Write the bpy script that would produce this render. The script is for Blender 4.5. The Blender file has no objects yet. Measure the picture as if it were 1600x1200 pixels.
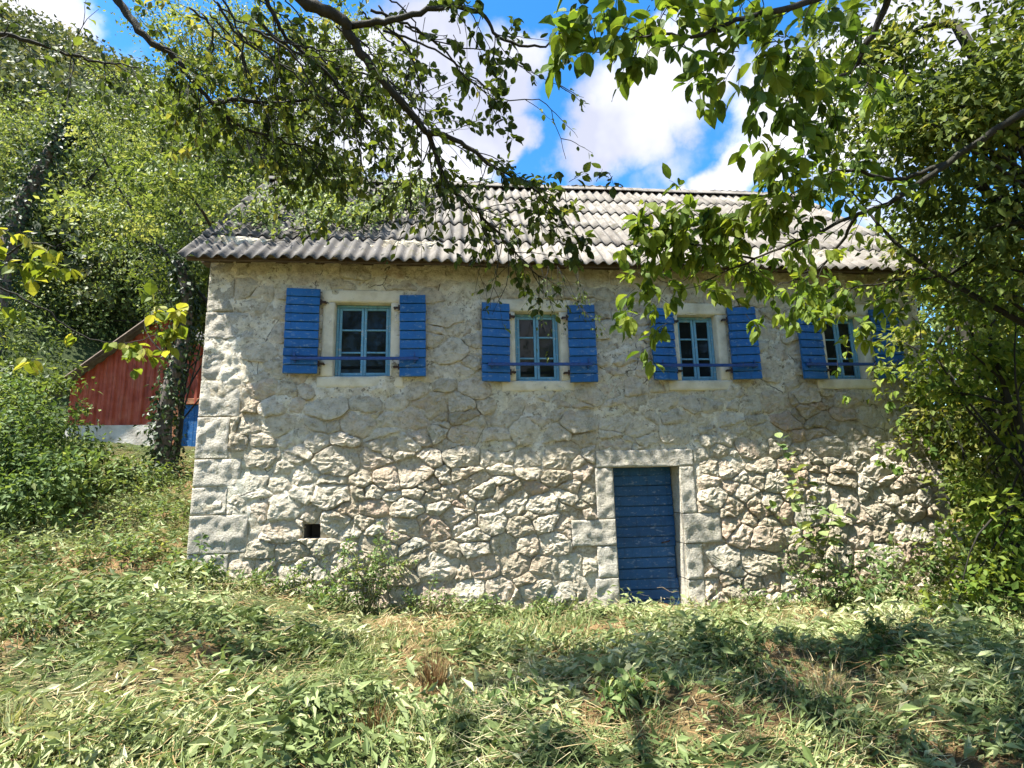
import bpy, math, random
import numpy as np
from mathutils import Vector, Matrix, noise

random.seed(7)
RNG = np.random.default_rng(7)
scene = bpy.context.scene
COL = scene.collection
rad = math.radians

# ------------------------------------------------------------------ camera
CAM = np.array([3.05, -6.9, 1.56]); FPX = 860.0
_y, _p, _r = rad(6.0), rad(10.4), rad(1.3)
FWD = np.array([math.sin(_y)*math.cos(_p), math.cos(_y)*math.cos(_p), math.sin(_p)])
_R0 = np.array([math.cos(_y), -math.sin(_y), 0.0]); _U0 = np.cross(_R0, FWD)
RGT = _R0*math.cos(_r) - _U0*math.sin(_r)
UPV = _R0*math.sin(_r) + _U0*math.cos(_r)
cam = bpy.data.cameras.new('camera'); cam_o = bpy.data.objects.new('camera', cam); COL.objects.link(cam_o)
cam.sensor_fit = 'HORIZONTAL'; cam.sensor_width = 36.0; cam.lens = 36.0*FPX/1600.0
cam.clip_start = 0.05; cam.clip_end = 2000.0
m = Matrix.Identity(4)
for i in range(3):
    m[i][0] = RGT[i]; m[i][1] = UPV[i]; m[i][2] = -FWD[i]; m[i][3] = CAM[i]
cam_o.matrix_world = m
scene.camera = cam_o

def ray(px, py): return FWD + RGT*(px-800.0)/FPX - UPV*(py-600.0)/FPX
def at(px, py, Y): d = ray(px, py); return CAM + d*((Y-CAM[1])/d[1])      # point of the plane y = Y
def dep(px, py, t): return CAM + ray(px, py)*t                              # point t metres along the view axis
def proj(p):
    v = np.asarray(p)-CAM; z = v@FWD
    return 800+FPX*(v@RGT)/z, 600-FPX*(v@UPV)/z, z

# ------------------------------------------------------------------ sky, sun, exposure
SUN = np.array([-0.50, -0.168, 1.0]); SUN /= np.linalg.norm(SUN)
world = bpy.data.worlds.new('World'); scene.world = world; world.use_nodes = True
nt = world.node_tree; nt.nodes.clear()
def N(t, **kw):
    n = nt.nodes.new(t)
    for k, v in kw.items(): setattr(n, k, v)
    return n
def LK(a, b): nt.links.new(a, b)
sky = N('ShaderNodeTexSky'); sky.sky_type = 'NISHITA'; sky.sun_disc = False
sky.sun_elevation = math.asin(SUN[2]); sky.sun_rotation = math.atan2(SUN[0], SUN[1]) % (2*math.pi)
sky.altitude = 400; sky.air_density = 1.0; sky.dust_density = 0.4; sky.ozone_density = 2.0
tc = N('ShaderNodeTexCoord')
nz = N('ShaderNodeTexNoise'); nz.inputs['Scale'].default_value = 5.0; nz.inputs['Detail'].default_value = 7; nz.inputs['Roughness'].default_value = 0.58
LK(tc.outputs['Generated'], nz.inputs['Vector'])
sub = N('ShaderNodeVectorMath', operation='SUBTRACT'); LK(nz.outputs['Color'], sub.inputs[0]); sub.inputs[1].default_value = (.5, .5, .5)
scl = N('ShaderNodeVectorMath', operation='SCALE'); LK(sub.outputs[0], scl.inputs[0]); scl.inputs['Scale'].default_value = 0.20
add = N('ShaderNodeVectorMath', operation='ADD'); LK(tc.outputs['Generated'], add.inputs[0]); LK(scl.outputs[0], add.inputs[1])
nrm = N('ShaderNodeVectorMath', operation='NORMALIZE'); LK(add.outputs[0], nrm.inputs[0])
# cloud banks: (direction through the view, angular radius)
clouds = [((975, 175), .085), ((935, 225), .075), ((1065, 125), .075), ((1000, 120), .06), ((775, 120), .07), ((700, 235), .12), ((790, 215), .05), ((640, 110), .10),
          ((1140, 290), .055), ((1185, 250), .05), ((1215, 165), .075), ((1075, 308), .03), ((520, 180), .12), ((1360, 150), .13), ((1490, 60), .12),
          ((30, 15), .07)]
acc = None
def accumulate(out):
    global acc
    if acc is None: acc = out; return
    mx = N('ShaderNodeMath', operation='MAXIMUM'); LK(acc, mx.inputs[0]); LK(out, mx.inputs[1]); acc = mx.outputs[0]
for (px, py), r in clouds:
    d = ray(px, py); d = d/np.linalg.norm(d)
    dp = N('ShaderNodeVectorMath', operation='DOT_PRODUCT'); LK(nrm.outputs[0], dp.inputs[0]); dp.inputs[1].default_value = tuple(d)
    mr = N('ShaderNodeMapRange', interpolation_type='SMOOTHSTEP'); LK(dp.outputs['Value'], mr.inputs['Value'])
    mr.inputs['From Min'].default_value = math.cos(r*1.18); mr.inputs['From Max'].default_value = math.cos(r*.62)
    accumulate(mr.outputs[0])
SKYW = 1.7
# broken cumulus over the rest of the sky
nz2 = N('ShaderNodeTexNoise', noise_dimensions='4D'); nz2.inputs['W'].default_value = SKYW; nz2.inputs['Scale'].default_value = 2.3; nz2.inputs['Detail'].default_value = 8; nz2.inputs['Roughness'].default_value = 0.55
LK(tc.outputs['Generated'], nz2.inputs['Vector'])
d0 = ray(1000, 230); d0 = d0/np.linalg.norm(d0)
mr2 = N('ShaderNodeMapRange', interpolation_type='SMOOTHSTEP'); LK(nz2.outputs['Fac'], mr2.inputs['Value'])
mr2.inputs['From Min'].default_value = .50; mr2.inputs['From Max'].default_value = .60
accumulate(mr2.outputs[0])
ccol = N('ShaderNodeMix', data_type='RGBA'); nz3 = N('ShaderNodeTexNoise'); nz3.inputs['Scale'].default_value = 3.5; nz3.inputs['Detail'].default_value = 5
LK(tc.outputs['Generated'], nz3.inputs['Vector'])
mr3 = N('ShaderNodeMapRange'); LK(nz3.outputs['Fac'], mr3.inputs['Value']); mr3.inputs['From Min'].default_value = .40; mr3.inputs['From Max'].default_value = .60
LK(mr3.outputs[0], ccol.inputs['Factor'])
CL = 1.68
ccol.inputs['A'].default_value = (.62*CL, .65*CL, .80*CL, 1); ccol.inputs['B'].default_value = (1.12*CL, 1.12*CL, 1.16*CL, 1)
hsv = N('ShaderNodeHueSaturation'); hsv.inputs['Saturation'].default_value = 1.36; hsv.inputs['Value'].default_value = 0.52
LK(sky.outputs[0], hsv.inputs['Color'])
mixs = N('ShaderNodeMix', data_type='RGBA'); LK(acc, mixs.inputs['Factor']); LK(hsv.outputs[0], mixs.inputs['A']); LK(ccol.outputs['Result'], mixs.inputs['B'])
bg = N('ShaderNodeBackground'); bg.inputs['Strength'].default_value = 0.15; LK(mixs.outputs['Result'], bg.inputs['Color'])
wo = N('ShaderNodeOutputWorld'); LK(bg.outputs[0], wo.inputs['Surface'])

sun = bpy.data.lights.new('sun', 'SUN'); sun.energy = 4.1; sun.angle = rad(1.0); sun.color = (1.0, .95, .87)
sun_o = bpy.data.objects.new('sun', sun); COL.objects.link(sun_o)
sun_o.rotation_euler = Vector(SUN).to_track_quat('Z', 'Y').to_euler(); sun_o.location = (-6, -4, 14)
vs = scene.view_settings; vs.view_transform = 'Standard'; vs.look = 'None'; vs.gamma = 1.0; vs.use_curve_mapping = False
vs.exposure = 2.3
scene.render.engine = 'CYCLES'
scene.cycles.max_bounces = 5; scene.cycles.diffuse_bounces = 3; scene.cycles.glossy_bounces = 2; scene.cycles.transmission_bounces = 3; scene.cycles.transparent_max_bounces = 4
scene.cycles.use_denoising = True
scene.cycles.caustics_reflective = False; scene.cycles.caustics_refractive = False

# ------------------------------------------------------------------ materials
class Mat:
    def __init__(s, name):
        s.m = bpy.data.materials.new(name); s.m.use_nodes = True; s.t = s.m.node_tree; s.t.nodes.clear()
        s.out = s.t.nodes.new('ShaderNodeOutputMaterial'); s._pos = None
    def n(s, t, **kw):
        n = s.t.nodes.new(t)
        for k, v in kw.items():
            if k.startswith('i_'): n.inputs[k[2:].replace('_', ' ')].default_value = v
            else: setattr(n, k, v)
        return n
    def l(s, a, b): s.t.links.new(a, b)
    def pos(s):
        if s._pos is None: s._pos = s.n('ShaderNodeNewGeometry').outputs['Position']
        return s._pos
    def scaled(s, sc, src=None):
        mp = s.n('ShaderNodeMapping'); mp.inputs['Scale'].default_value = sc; s.l(src or s.pos(), mp.inputs['Vector']); return mp.outputs[0]
    def noise(s, scale, detail=5, rough=.55, vec=None, dist=0.0):
        n = s.n('ShaderNodeTexNoise'); n.inputs['Scale'].default_value = scale; n.inputs['Detail'].default_value = detail
        n.inputs['Roughness'].default_value = rough; n.inputs['Distortion'].default_value = dist
        s.l(vec or s.pos(), n.inputs['Vector']); return n.outputs['Fac']
    def attr(s, name): return s.n('ShaderNodeAttribute', attribute_name=name).outputs['Fac']
    def ramp(s, fac, stops, interp='LINEAR'):
        r = s.n('ShaderNodeValToRGB'); r.color_ramp.interpolation = interp
        e = r.color_ramp.elements
        while len(e) < len(stops): e.new(0.5)
        for el, (p, c) in zip(e, stops): el.position = p; el.color = (*c, 1) if len(c) == 3 else c
        s.l(fac, r.inputs['Fac']); return r.outputs['Color']
    def rng(s, fac, a, b, c=0.0, d=1.0, smooth=True):
        n = s.n('ShaderNodeMapRange', interpolation_type='SMOOTHSTEP' if smooth else 'LINEAR')
        for k, v in zip(('From Min', 'From Max', 'To Min', 'To Max'), (a, b, c, d)): n.inputs[k].default_value = v
        s.l(fac, n.inputs['Value']); return n.outputs[0]
    def math(s, op, a, b=None):
        n = s.n('ShaderNodeMath', operation=op)
        for i, v in enumerate((a, b)):
            if v is None: continue
            if isinstance(v, (int, float)): n.inputs[i].default_value = v
            else: s.l(v, n.inputs[i])
        return n.outputs[0]
    def mix(s, fac, a, b, mode='MIX'):
        n = s.n('ShaderNodeMix', data_type='RGBA', blend_type=mode)
        if isinstance(fac, (int, float)): n.inputs['Factor'].default_value = fac
        else: s.l(fac, n.inputs['Factor'])
        for k, v in (('A', a), ('B', b)):
            if isinstance(v, tuple): n.inputs[k].default_value = (*v, 1)
            else: s.l(v, n.inputs[k])
        return n.outputs['Result']
    def bump(s, h, strength=.5, dist=.02, prev=None):
        n = s.n('ShaderNodeBump'); n.inputs['Strength'].default_value = strength; n.inputs['Distance'].default_value = dist
        s.l(h, n.inputs['Height'])
        if prev is not None: s.l(prev, n.inputs['Normal'])
        return n.outputs[0]
    def bsdf(s, col, rough=.8, normal=None, spec=.3, metal=0.0):
        b = s.n('ShaderNodeBsdfPrincipled'); b.inputs['Specular IOR Level'].default_value = spec; b.inputs['Metallic'].default_value = metal
        if isinstance(col, tuple): b.inputs['Base Color'].default_value = (*col, 1)
        else: s.l(col, b.inputs['Base Color'])
        if isinstance(rough, (int, float)): b.inputs['Roughness'].default_value = rough
        else: s.l(rough, b.inputs['Roughness'])
        if normal is not None: s.l(normal, b.inputs['Normal'])
        return b
    def done(s, sh): s.l(sh.outputs[0] if hasattr(sh, 'outputs') else sh, s.out.inputs['Surface']); return s.m

def leaf_material(name, stops, transl=.42, tr_gain=(1.25, 1.15, .55), rough=.6, spec=.2):
    k = Mat(name)
    t = k.attr('tint')
    c = k.ramp(t, stops)
    fine = k.noise(60, 3)
    c = k.mix(k.rng(fine, .35, .7, 0, .35), c, k.mix(1.0, c, (.62, .62, .5), 'MULTIPLY'))
    b = k.bsdf(c, rough, None, spec)
    tr = k.n('ShaderNodeBsdfTranslucent'); k.l(k.mix(1.0, c, tr_gain, 'MULTIPLY'), tr.inputs['Color'])
    mx = k.n('ShaderNodeMixShader'); mx.inputs[0].default_value = transl
    k.l(b.outputs[0], mx.inputs[1]); k.l(tr.outputs[0], mx.inputs[2])
    return k.done(mx)

M = {}
M['leaf_walnut'] = leaf_material('leaf_walnut', [(0, (.032, .060, .013)), (.4, (.075, .140, .024)), (.75, (.15, .225, .036)), (1, (.26, .32, .055))], .52)
M['leaf_small'] = leaf_material('leaf_small', [(0, (.026, .044, .013)), (.45, (.070, .108, .024)), (.8, (.14, .185, .04)), (1, (.25, .25, .07))], .47)
M['leaf_mid'] = leaf_material('leaf_mid', [(0, (.022, .042, .012)), (.4, (.088, .135, .036)), (.75, (.195, .26, .082)), (1, (.32, .355, .15))], .38, rough=.55, spec=.25)
M['leaf_hill'] = leaf_material('leaf_hill', [(0, (.024, .040, .018)), (.4, (.075, .102, .046)), (.75, (.15, .175, .08)), (1, (.24, .235, .13))], .25, rough=.55, spec=.25)
M['leaf_ivy'] = leaf_material('leaf_ivy', [(0, (.010, .022, .009)), (.5, (.026, .052, .016)), (1, (.07, .11, .03))], .25, spec=.3, rough=.5)
M['leaf_weed'] = leaf_material('leaf_weed', [(0, (.035, .068, .020)), (.5, (.10, .165, .050)), (.85, (.19, .26, .095)), (1, (.30, .33, .14))], .4)
M['leaf_yellow'] = leaf_material('leaf_yellow', [(0, (.07, .12, .02)), (.5, (.16, .22, .03)), (1, (.33, .32, .06))], .5)
M['cut_leaf'] = leaf_material('cut_leaf', [(0, (.040, .055, .018)), (.25, (.10, .145, .042)), (.55, (.21, .265, .10)), (.8, (.35, .385, .19)), (1, (.48, .48, .29))], .25, (1.1, 1.1, .7), .6, .3)
M['straw'] = leaf_material('straw', [(0, (.16, .075, .030)), (.35, (.27, .17, .075)), (.7, (.40, .32, .17)), (1, (.50, .46, .29))], .2, (1.1, 1.0, .7), .65, .25)
M['grass'] = leaf_material('grass', [(0, (.06, .095, .025)), (.5, (.16, .21, .075)), (1, (.36, .36, .17))], .3)

k = Mat('bark')
n1 = k.noise(1, 6, .6, k.scaled((38, 38, 9))); n2 = k.noise(5, 4)
c = k.mix(n2, k.ramp(n1, [(.3, (.010, .008, .007)), (.6, (.030, .025, .021)), (.8, (.065, .056, .048))]), (.026, .028, .018))
M['bark'] = k.done(k.bsdf(c, .9, k.bump(n1, .8, .02)))
k = Mat('bark_pale')
n1 = k.noise(1, 6, .6, k.scaled((30, 30, 8)))
M['bark_pale'] = k.done(k.bsdf(k.ramp(n1, [(.3, (.05, .042, .035)), (.6, (.14, .12, .10)), (.8, (.22, .20, .17))]), .9, k.bump(n1, .8, .02)))
k = Mat('stem_green'); M['stem_green'] = k.done(k.bsdf(k.ramp(k.noise(9), [(.3, (.06, .08, .025)), (.7, (.16, .15, .06))]), .7))

# rubble limestone
def stone_mat(name, dressed=False):
    k = Mat(name); t = k.attr('tint')
    big = k.noise(2.1, 5); mid = k.noise(9, 6, .62); fine = k.noise(42, 6, .65); grit = k.noise(130, 3, .7)
    if dressed:
        c = k.ramp(t, [(0, (.40, .375, .31)), (.5, (.49, .455, .375)), (1, (.57, .53, .44))])
        c = k.mix(k.rng(mid, .48, .66, 0, .55), c, (.35, .33, .26))
    else:
        c = k.ramp(t, [(0, (.34, .285, .20)), (.2, (.47, .41, .30)), (.4, (.58, .52, .40)), (.6, (.66, .60, .475)), (.75, (.50, .37, .265)), (.88, (.62, .55, .42)), (1, (.42, .40, .325))])
        c = k.mix(k.rng(mid, .47, .62, 0, .65), c, (.36, .315, .225))
        c = k.mix(k.rng(big, .52, .68, 0, .6), c, (.46, .34, .225))
    lich = k.noise(6.3, 7, .68, None, .6)
    c = k.mix(k.rng(lich, .54, .64, 0, .6), c, (.27, .275, .19))
    c = k.mix(k.rng(k.noise(19, 7, .72, None, .4), .55, .66, 0, .6), c, (.21, .175, .12))
    c = k.mix(k.rng(fine, .55, .70, 0, .7), c, (.15, .125, .09))
    c = k.mix(k.rng(fine, .44, .30, 0, .35), c, (.74, .68, .55))
    if not dressed:
        sm = k.math('MULTIPLY', k.attr('smear'), k.rng(k.noise(4.5, 6, .62), .36, .52, .35, 1))
        c = k.mix(sm, c, k.ramp(k.noise(11, 7, .72), [(.36, (.82, .77, .63)), (.5, (.70, .645, .51)), (.58, (.50, .45, .34)), (.66, (.26, .22, .155))]))
    if dressed: c = k.mix(k.rng(k.noise(70, 5, .75), .52, .64, 0, .55), c, (.17, .155, .12))
    nr = k.bump(k.noise(15, 6, .7), .9 if not dressed else .5, .05)
    nr = k.bump(fine, .9 if not dressed else .8, .022, nr)
    nr = k.bump(grit, .6, .008, nr)
    return k.done(k.bsdf(c, .92, nr, .15))
M['rubble'] = stone_mat('rubble'); M['dressed'] = stone_mat('dressed', True)

# mortar and the remains of lime render
k = Mat('render')
pl = k.attr('plaster')
big = k.noise(1.3, 5); mid = k.noise(5.5, 7, .62, None, .5); fine = k.noise(34, 6, .66); grit = k.noise(120, 3, .7)
mort = k.ramp(k.noise(19, 7, .7), [(.28, (.20, .155, .10)), (.45, (.36, .295, .20)), (.58, (.50, .43, .31)), (.75, (.60, .535, .41))])
plas = k.ramp(mid, [(.36, (.42, .37, .265)), (.45, (.64, .585, .45)), (.53, (.78, .725, .585)), (.63, (.85, .81, .69))])
plas = k.mix(k.rng(big, .46, .64, 0, .55), plas, (.56, .565, .44))
plas = k.mix(k.rng(k.noise(3.1, 6, .65), .55, .66, 0, .55), plas, (.56, .45, .31))
plas = k.mix(k.rng(k.noise(14, 7, .72), .55, .61, 0, .85), plas, (.19, .16, .11))
plas = k.mix(k.rng(k.noise(1, 6, .62, k.scaled((5, 5, .7))), .57, .70, 0, .5), plas, (.27, .24, .175))
c = k.mix(pl, mort, plas)
c = k.mix(k.rng(fine, .59, .67, 0, .8), c, (.14, .115, .08))
c = k.mix(k.rng(fine, .44, .34, 0, .5), c, (.86, .81, .68))
vor = k.n('ShaderNodeTexVoronoi', feature='DISTANCE_TO_EDGE'); vor.inputs['Scale'].default_value = 1.15
wob = k.n('ShaderNodeTexNoise'); wob.inputs['Scale'].default_value = 3.0; wob.inputs['Detail'].default_value = 6; k.l(k.pos(), wob.inputs['Vector'])
k.l(k.mix(.13, k.pos(), wob.outputs['Color'], 'ADD'), vor.inputs['Vector'])
crack = k.math('MULTIPLY', k.rng(vor.outputs['Distance'], .0, .010, 1, 0), k.rng(k.noise(1.7, 2), .47, .55))
crack = k.math('MULTIPLY', crack, pl)
c = k.mix(crack, c, (.05, .042, .034))
nr = k.bump(k.noise(11, 7, .7), .8, .05); nr = k.bump(fine, .8, .025, nr); nr = k.bump(grit, .5, .008, nr); nr = k.bump(crack, -1.0, .03, nr) if False else nr
M['render'] = k.done(k.bsdf(c, .95, nr, .12))

k = Mat('cream_surround')
fine = k.noise(30, 6, .65); mid = k.noise(5, 5)
c = k.ramp(mid, [(.3, (.50, .45, .33)), (.5, (.66, .61, .475)), (.7, (.74, .69, .56))])
c = k.mix(k.rng(fine, .58, .72, 0, .45), c, (.23, .21, .165))
M['surround'] = k.done(k.bsdf(c, .9, k.bump(fine, .5, .012), .15))

# corrugated fibre-cement
k = Mat('fibre_cement')
t = k.attr('tint'); big = k.noise(.9, 4); mid = k.noise(4.2, 6, .66); fine = k.noise(30, 5, .65)
streak = k.noise(1, 5, .6, k.scaled((16, 1.5, 1.5)))
c = k.ramp(mid, [(.3, (.11, .10, .084)), (.5, (.19, .174, .150)), (.7, (.28, .26, .228))])
c = k.mix(k.math('MULTIPLY', t, .6), c, (.105, .096, .082))
sx = k.n('ShaderNodeSeparateXYZ'); k.l(k.pos(), sx.inputs[0])
grimy = k.rng(k.math('ADD', sx.outputs['X'], k.math('MULTIPLY', k.math('SUBTRACT', big, .5), 5.0)), 4.2, 1.2)
c = k.mix(k.math('MULTIPLY', grimy, k.rng(mid, .34, .62, .35, 1)), c, (.070, .068, .066))
c = k.mix(k.rng(streak, .50, .66, 0, .75), c, (.075, .066, .055))
c = k.mix(k.rng(fine, .60, .70, 0, .6), c, (.36, .35, .33))
c = k.mix(k.rng(k.noise(7, 6, .7), .56, .65, 0, .7), c, (.075, .072, .042))
M['roof'] = k.done(k.bsdf(c, .9, k.bump(fine, .3, .006), .2))

def paint(name, base, worn, dark, scale=(2.2, 9, 30), rough=.55):
    k = Mat(name); t = k.attr('tint')
    g = k.noise(1, 6, .6, k.scaled((3.5, 12, 45))); mid = k.noise(6, 6, .65); fine = k.noise(60, 4)
    c = k.mix(k.rng(mid, .40, .62, 0, .55), base, dark)
    c = k.mix(k.math('MULTIPLY', t, .45), c, tuple(min(1, v*1.5+.01) for v in base))
    c = k.mix(k.rng(g, .55, .72, 0, .30), c, tuple(v*.5 for v in dark))
    c = k.mix(k.rng(k.noise(1, 6, .65, k.scaled((22, 22, 1.6))), .52, .68, 0, .45), c, tuple(v*.38 for v in dark))
    c = k.mix(k.rng(k.noise(1, 6, .7, k.scaled((14, 14, 34))), .57, .64, 0, .85), c, worn)
    c = k.mix(k.rng(k.noise(2.6, 5, .6), .50, .66, 0, .30), c, tuple(v*1.2+.02 for v in base))
    nr = k.bump(g, .35, .006)
    return k.done(k.bsdf(c, k.rng(fine, .3, .7, rough-.1, rough+.15), nr, .4))
M['blue'] = paint('blue_paint', (.006, .096, .28), (.16, .25, .36), (.004, .066, .195))
M['blue_door'] = paint('blue_door_paint', (.004, .060, .160), (.14, .19, .25), (.003, .041, .11))
M['teal'] = paint('teal_paint', (.13, .31, .43), (.45, .47, .46), (.085, .23, .33), rough=.5)
k = Mat('blue_iron'); M['blue_iron'] = k.done(k.bsdf(k.ramp(k.noise(25), [(.35, (.006, .035, .15)), (.6, (.012, .06, .24)), (.75, (.05, .04, .04))]), .5, None, .5))
k = Mat('dark_iron'); M['iron'] = k.done(k.bsdf(k.ramp(k.noise(40), [(.3, (.02, .018, .016)), (.7, (.08, .04, .025))]), .7))
k = Mat('glass'); b = k.bsdf((.010, .013, .013), k.rng(k.noise(8), .3, .7, .03, .10), k.bump(k.noise(3.0, 2), .03, .05), .28); M['glass'] = k.done(b)
k = Mat('old_wood'); g = k.noise(1, 5, .6, k.scaled((4, 30, 30)))
M['wood'] = k.done(k.bsdf(k.ramp(g, [(.3, (.045, .030, .022)), (.6, (.11, .08, .06)), (.8, (.19, .155, .125))]), .85, k.bump(g, .5, .01)))
k = Mat('interior'); M['interior'] = k.done(k.bsdf(k.ramp(k.noise(3), [(.3, (.10, .095, .085)), (.7, (.17, .16, .14))]), .95))
k = Mat('red_sheet'); mid = k.noise(3.5, 6, .62)
c = k.ramp(mid, [(.3, (.25, .042, .020)), (.5, (.37, .072, .034)), (.7, (.43, .12, .065))])
c = k.mix(k.rng(k.noise(1, 5, .6, k.scaled((14, 14, 1.2))), .54, .7, 0, .5), c, (.12, .03, .02))
M['red'] = k.done(k.bsdf(c, .6, None, .3))
k = Mat('limewash'); mid = k.noise(3, 6, .65)
M['limewash'] = k.done(k.bsdf(k.ramp(mid, [(.3, (.34, .30, .24)), (.5, (.55, .52, .46)), (.7, (.66, .63, .57))]), .95, k.bump(k.noise(25, 5), .5, .02), .1))
k = Mat('terracotta'); M['terracotta'] = k.done(k.bsdf(k.ramp(k.noise(12, 5), [(.3, (.25, .10, .05)), (.6, (.37, .17, .085)), (.8, (.45, .24, .13))]), .9, k.bump(k.noise(40), .4, .01)))
k = Mat('slate_grey'); M['slate'] = k.done(k.bsdf(k.ramp(k.noise(9, 6), [(.3, (.08, .075, .07)), (.7, (.22, .21, .195))]), .9))
k = Mat('cliff'); v = k.noise(.35, 8, .62, None, .8); v2 = k.noise(1, 6, .6, k.scaled((.3, .3, 1.6)))
M['cliff'] = k.done(k.bsdf(k.mix(k.rng(v, .42, .6), k.ramp(v2, [(.3, (.13, .12, .11)), (.6, (.28, .265, .24)), (.8, (.38, .36, .33))]), (.08, .10, .045)), .95, k.bump(v2, .9, .6)))
k = Mat('soil'); big = k.noise(.8, 5, .6); mid = k.noise(4, 6, .65); fine = k.noise(45, 6, .7)
c = k.ramp(mid, [(.3, (.09, .060, .028)), (.5, (.19, .125, .060)), (.7, (.29, .185, .090))])
c = k.mix(k.rng(big, .42, .58), c, k.ramp(fine, [(.3, (.040, .055, .020)), (.55, (.10, .12, .045)), (.75, (.19, .20, .09))]))
sz = k.n('ShaderNodeSeparateXYZ'); k.l(k.pos(), sz.inputs[0])
c = k.mix(k.rng(sz.outputs['Z'], 1.6, 3.2), c, k.ramp(fine, [(.3, (.018, .028, .010)), (.55, (.045, .062, .022)), (.75, (.09, .11, .045))]))
M['soil'] = k.done(k.bsdf(c, .95, k.bump(fine, .9, .05), .1))

# ------------------------------------------------------------------ mesh helpers
def link(o, parent=None):
    COL.objects.link(o)
    if parent is not None: o.parent = parent
    return o
def tag(o, label=None, cat=None, group=None, kind=None):
    if label: o['label'] = label
    if cat: o['category'] = cat
    if group: o['group'] = group
    if kind: o['kind'] = kind
    return o
def empty(name, loc, label=None, cat=None, group=None):
    o = bpy.data.objects.new(name, None); o.empty_display_size = .1; o.location = tuple(loc); link(o); tag(o, label, cat, group)
    return o
def mesh_np(name, V, F, mat, tint=None, smooth=False, attrs=None):
    """V (n,3); F list of (k,3)/(k,4) int arrays"""
    me = bpy.data.meshes.new(name)
    V = np.asarray(V, dtype=np.float32); F = [np.asarray(f, dtype=np.int32) for f in F if len(f)]
    me.vertices.add(len(V)); me.vertices.foreach_set('co', V.ravel())
    nl = sum(f.size for f in F); npoly = sum(len(f) for f in F)
    me.loops.add(nl); me.polygons.add(npoly)
    me.loops.foreach_set('vertex_index', np.concatenate([f.ravel() for f in F]))
    tot = np.concatenate([np.full(len(f), f.shape[1], np.int32) for f in F])
    st = np.concatenate([[0], np.cumsum(tot)[:-1]]).astype(np.int32)
    me.polygons.foreach_set('loop_start', st)
    me.polygons.foreach_set('loop_total', tot)
    me.polygons.foreach_set('use_smooth', np.full(npoly, bool(smooth)))
    if tint is not None:
        a = me.attributes.new('tint', 'FLOAT', 'POINT'); a.data.foreach_set('value', np.broadcast_to(np.asarray(tint, np.float32), (len(V),)).copy())
    for kx, v in (attrs or {}).items():
        a = me.attributes.new(kx, 'FLOAT', 'POINT'); a.data.foreach_set('value', np.asarray(v, np.float32))
    me.update(calc_edges=True)
    if mat is not None: me.materials.append(M[mat])
    return me
def obj(name, me, parent=None, loc=None):
    o = bpy.data.objects.new(name, me); link(o, parent)
    if loc is not None: o.location = tuple(loc)
    return o
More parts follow.
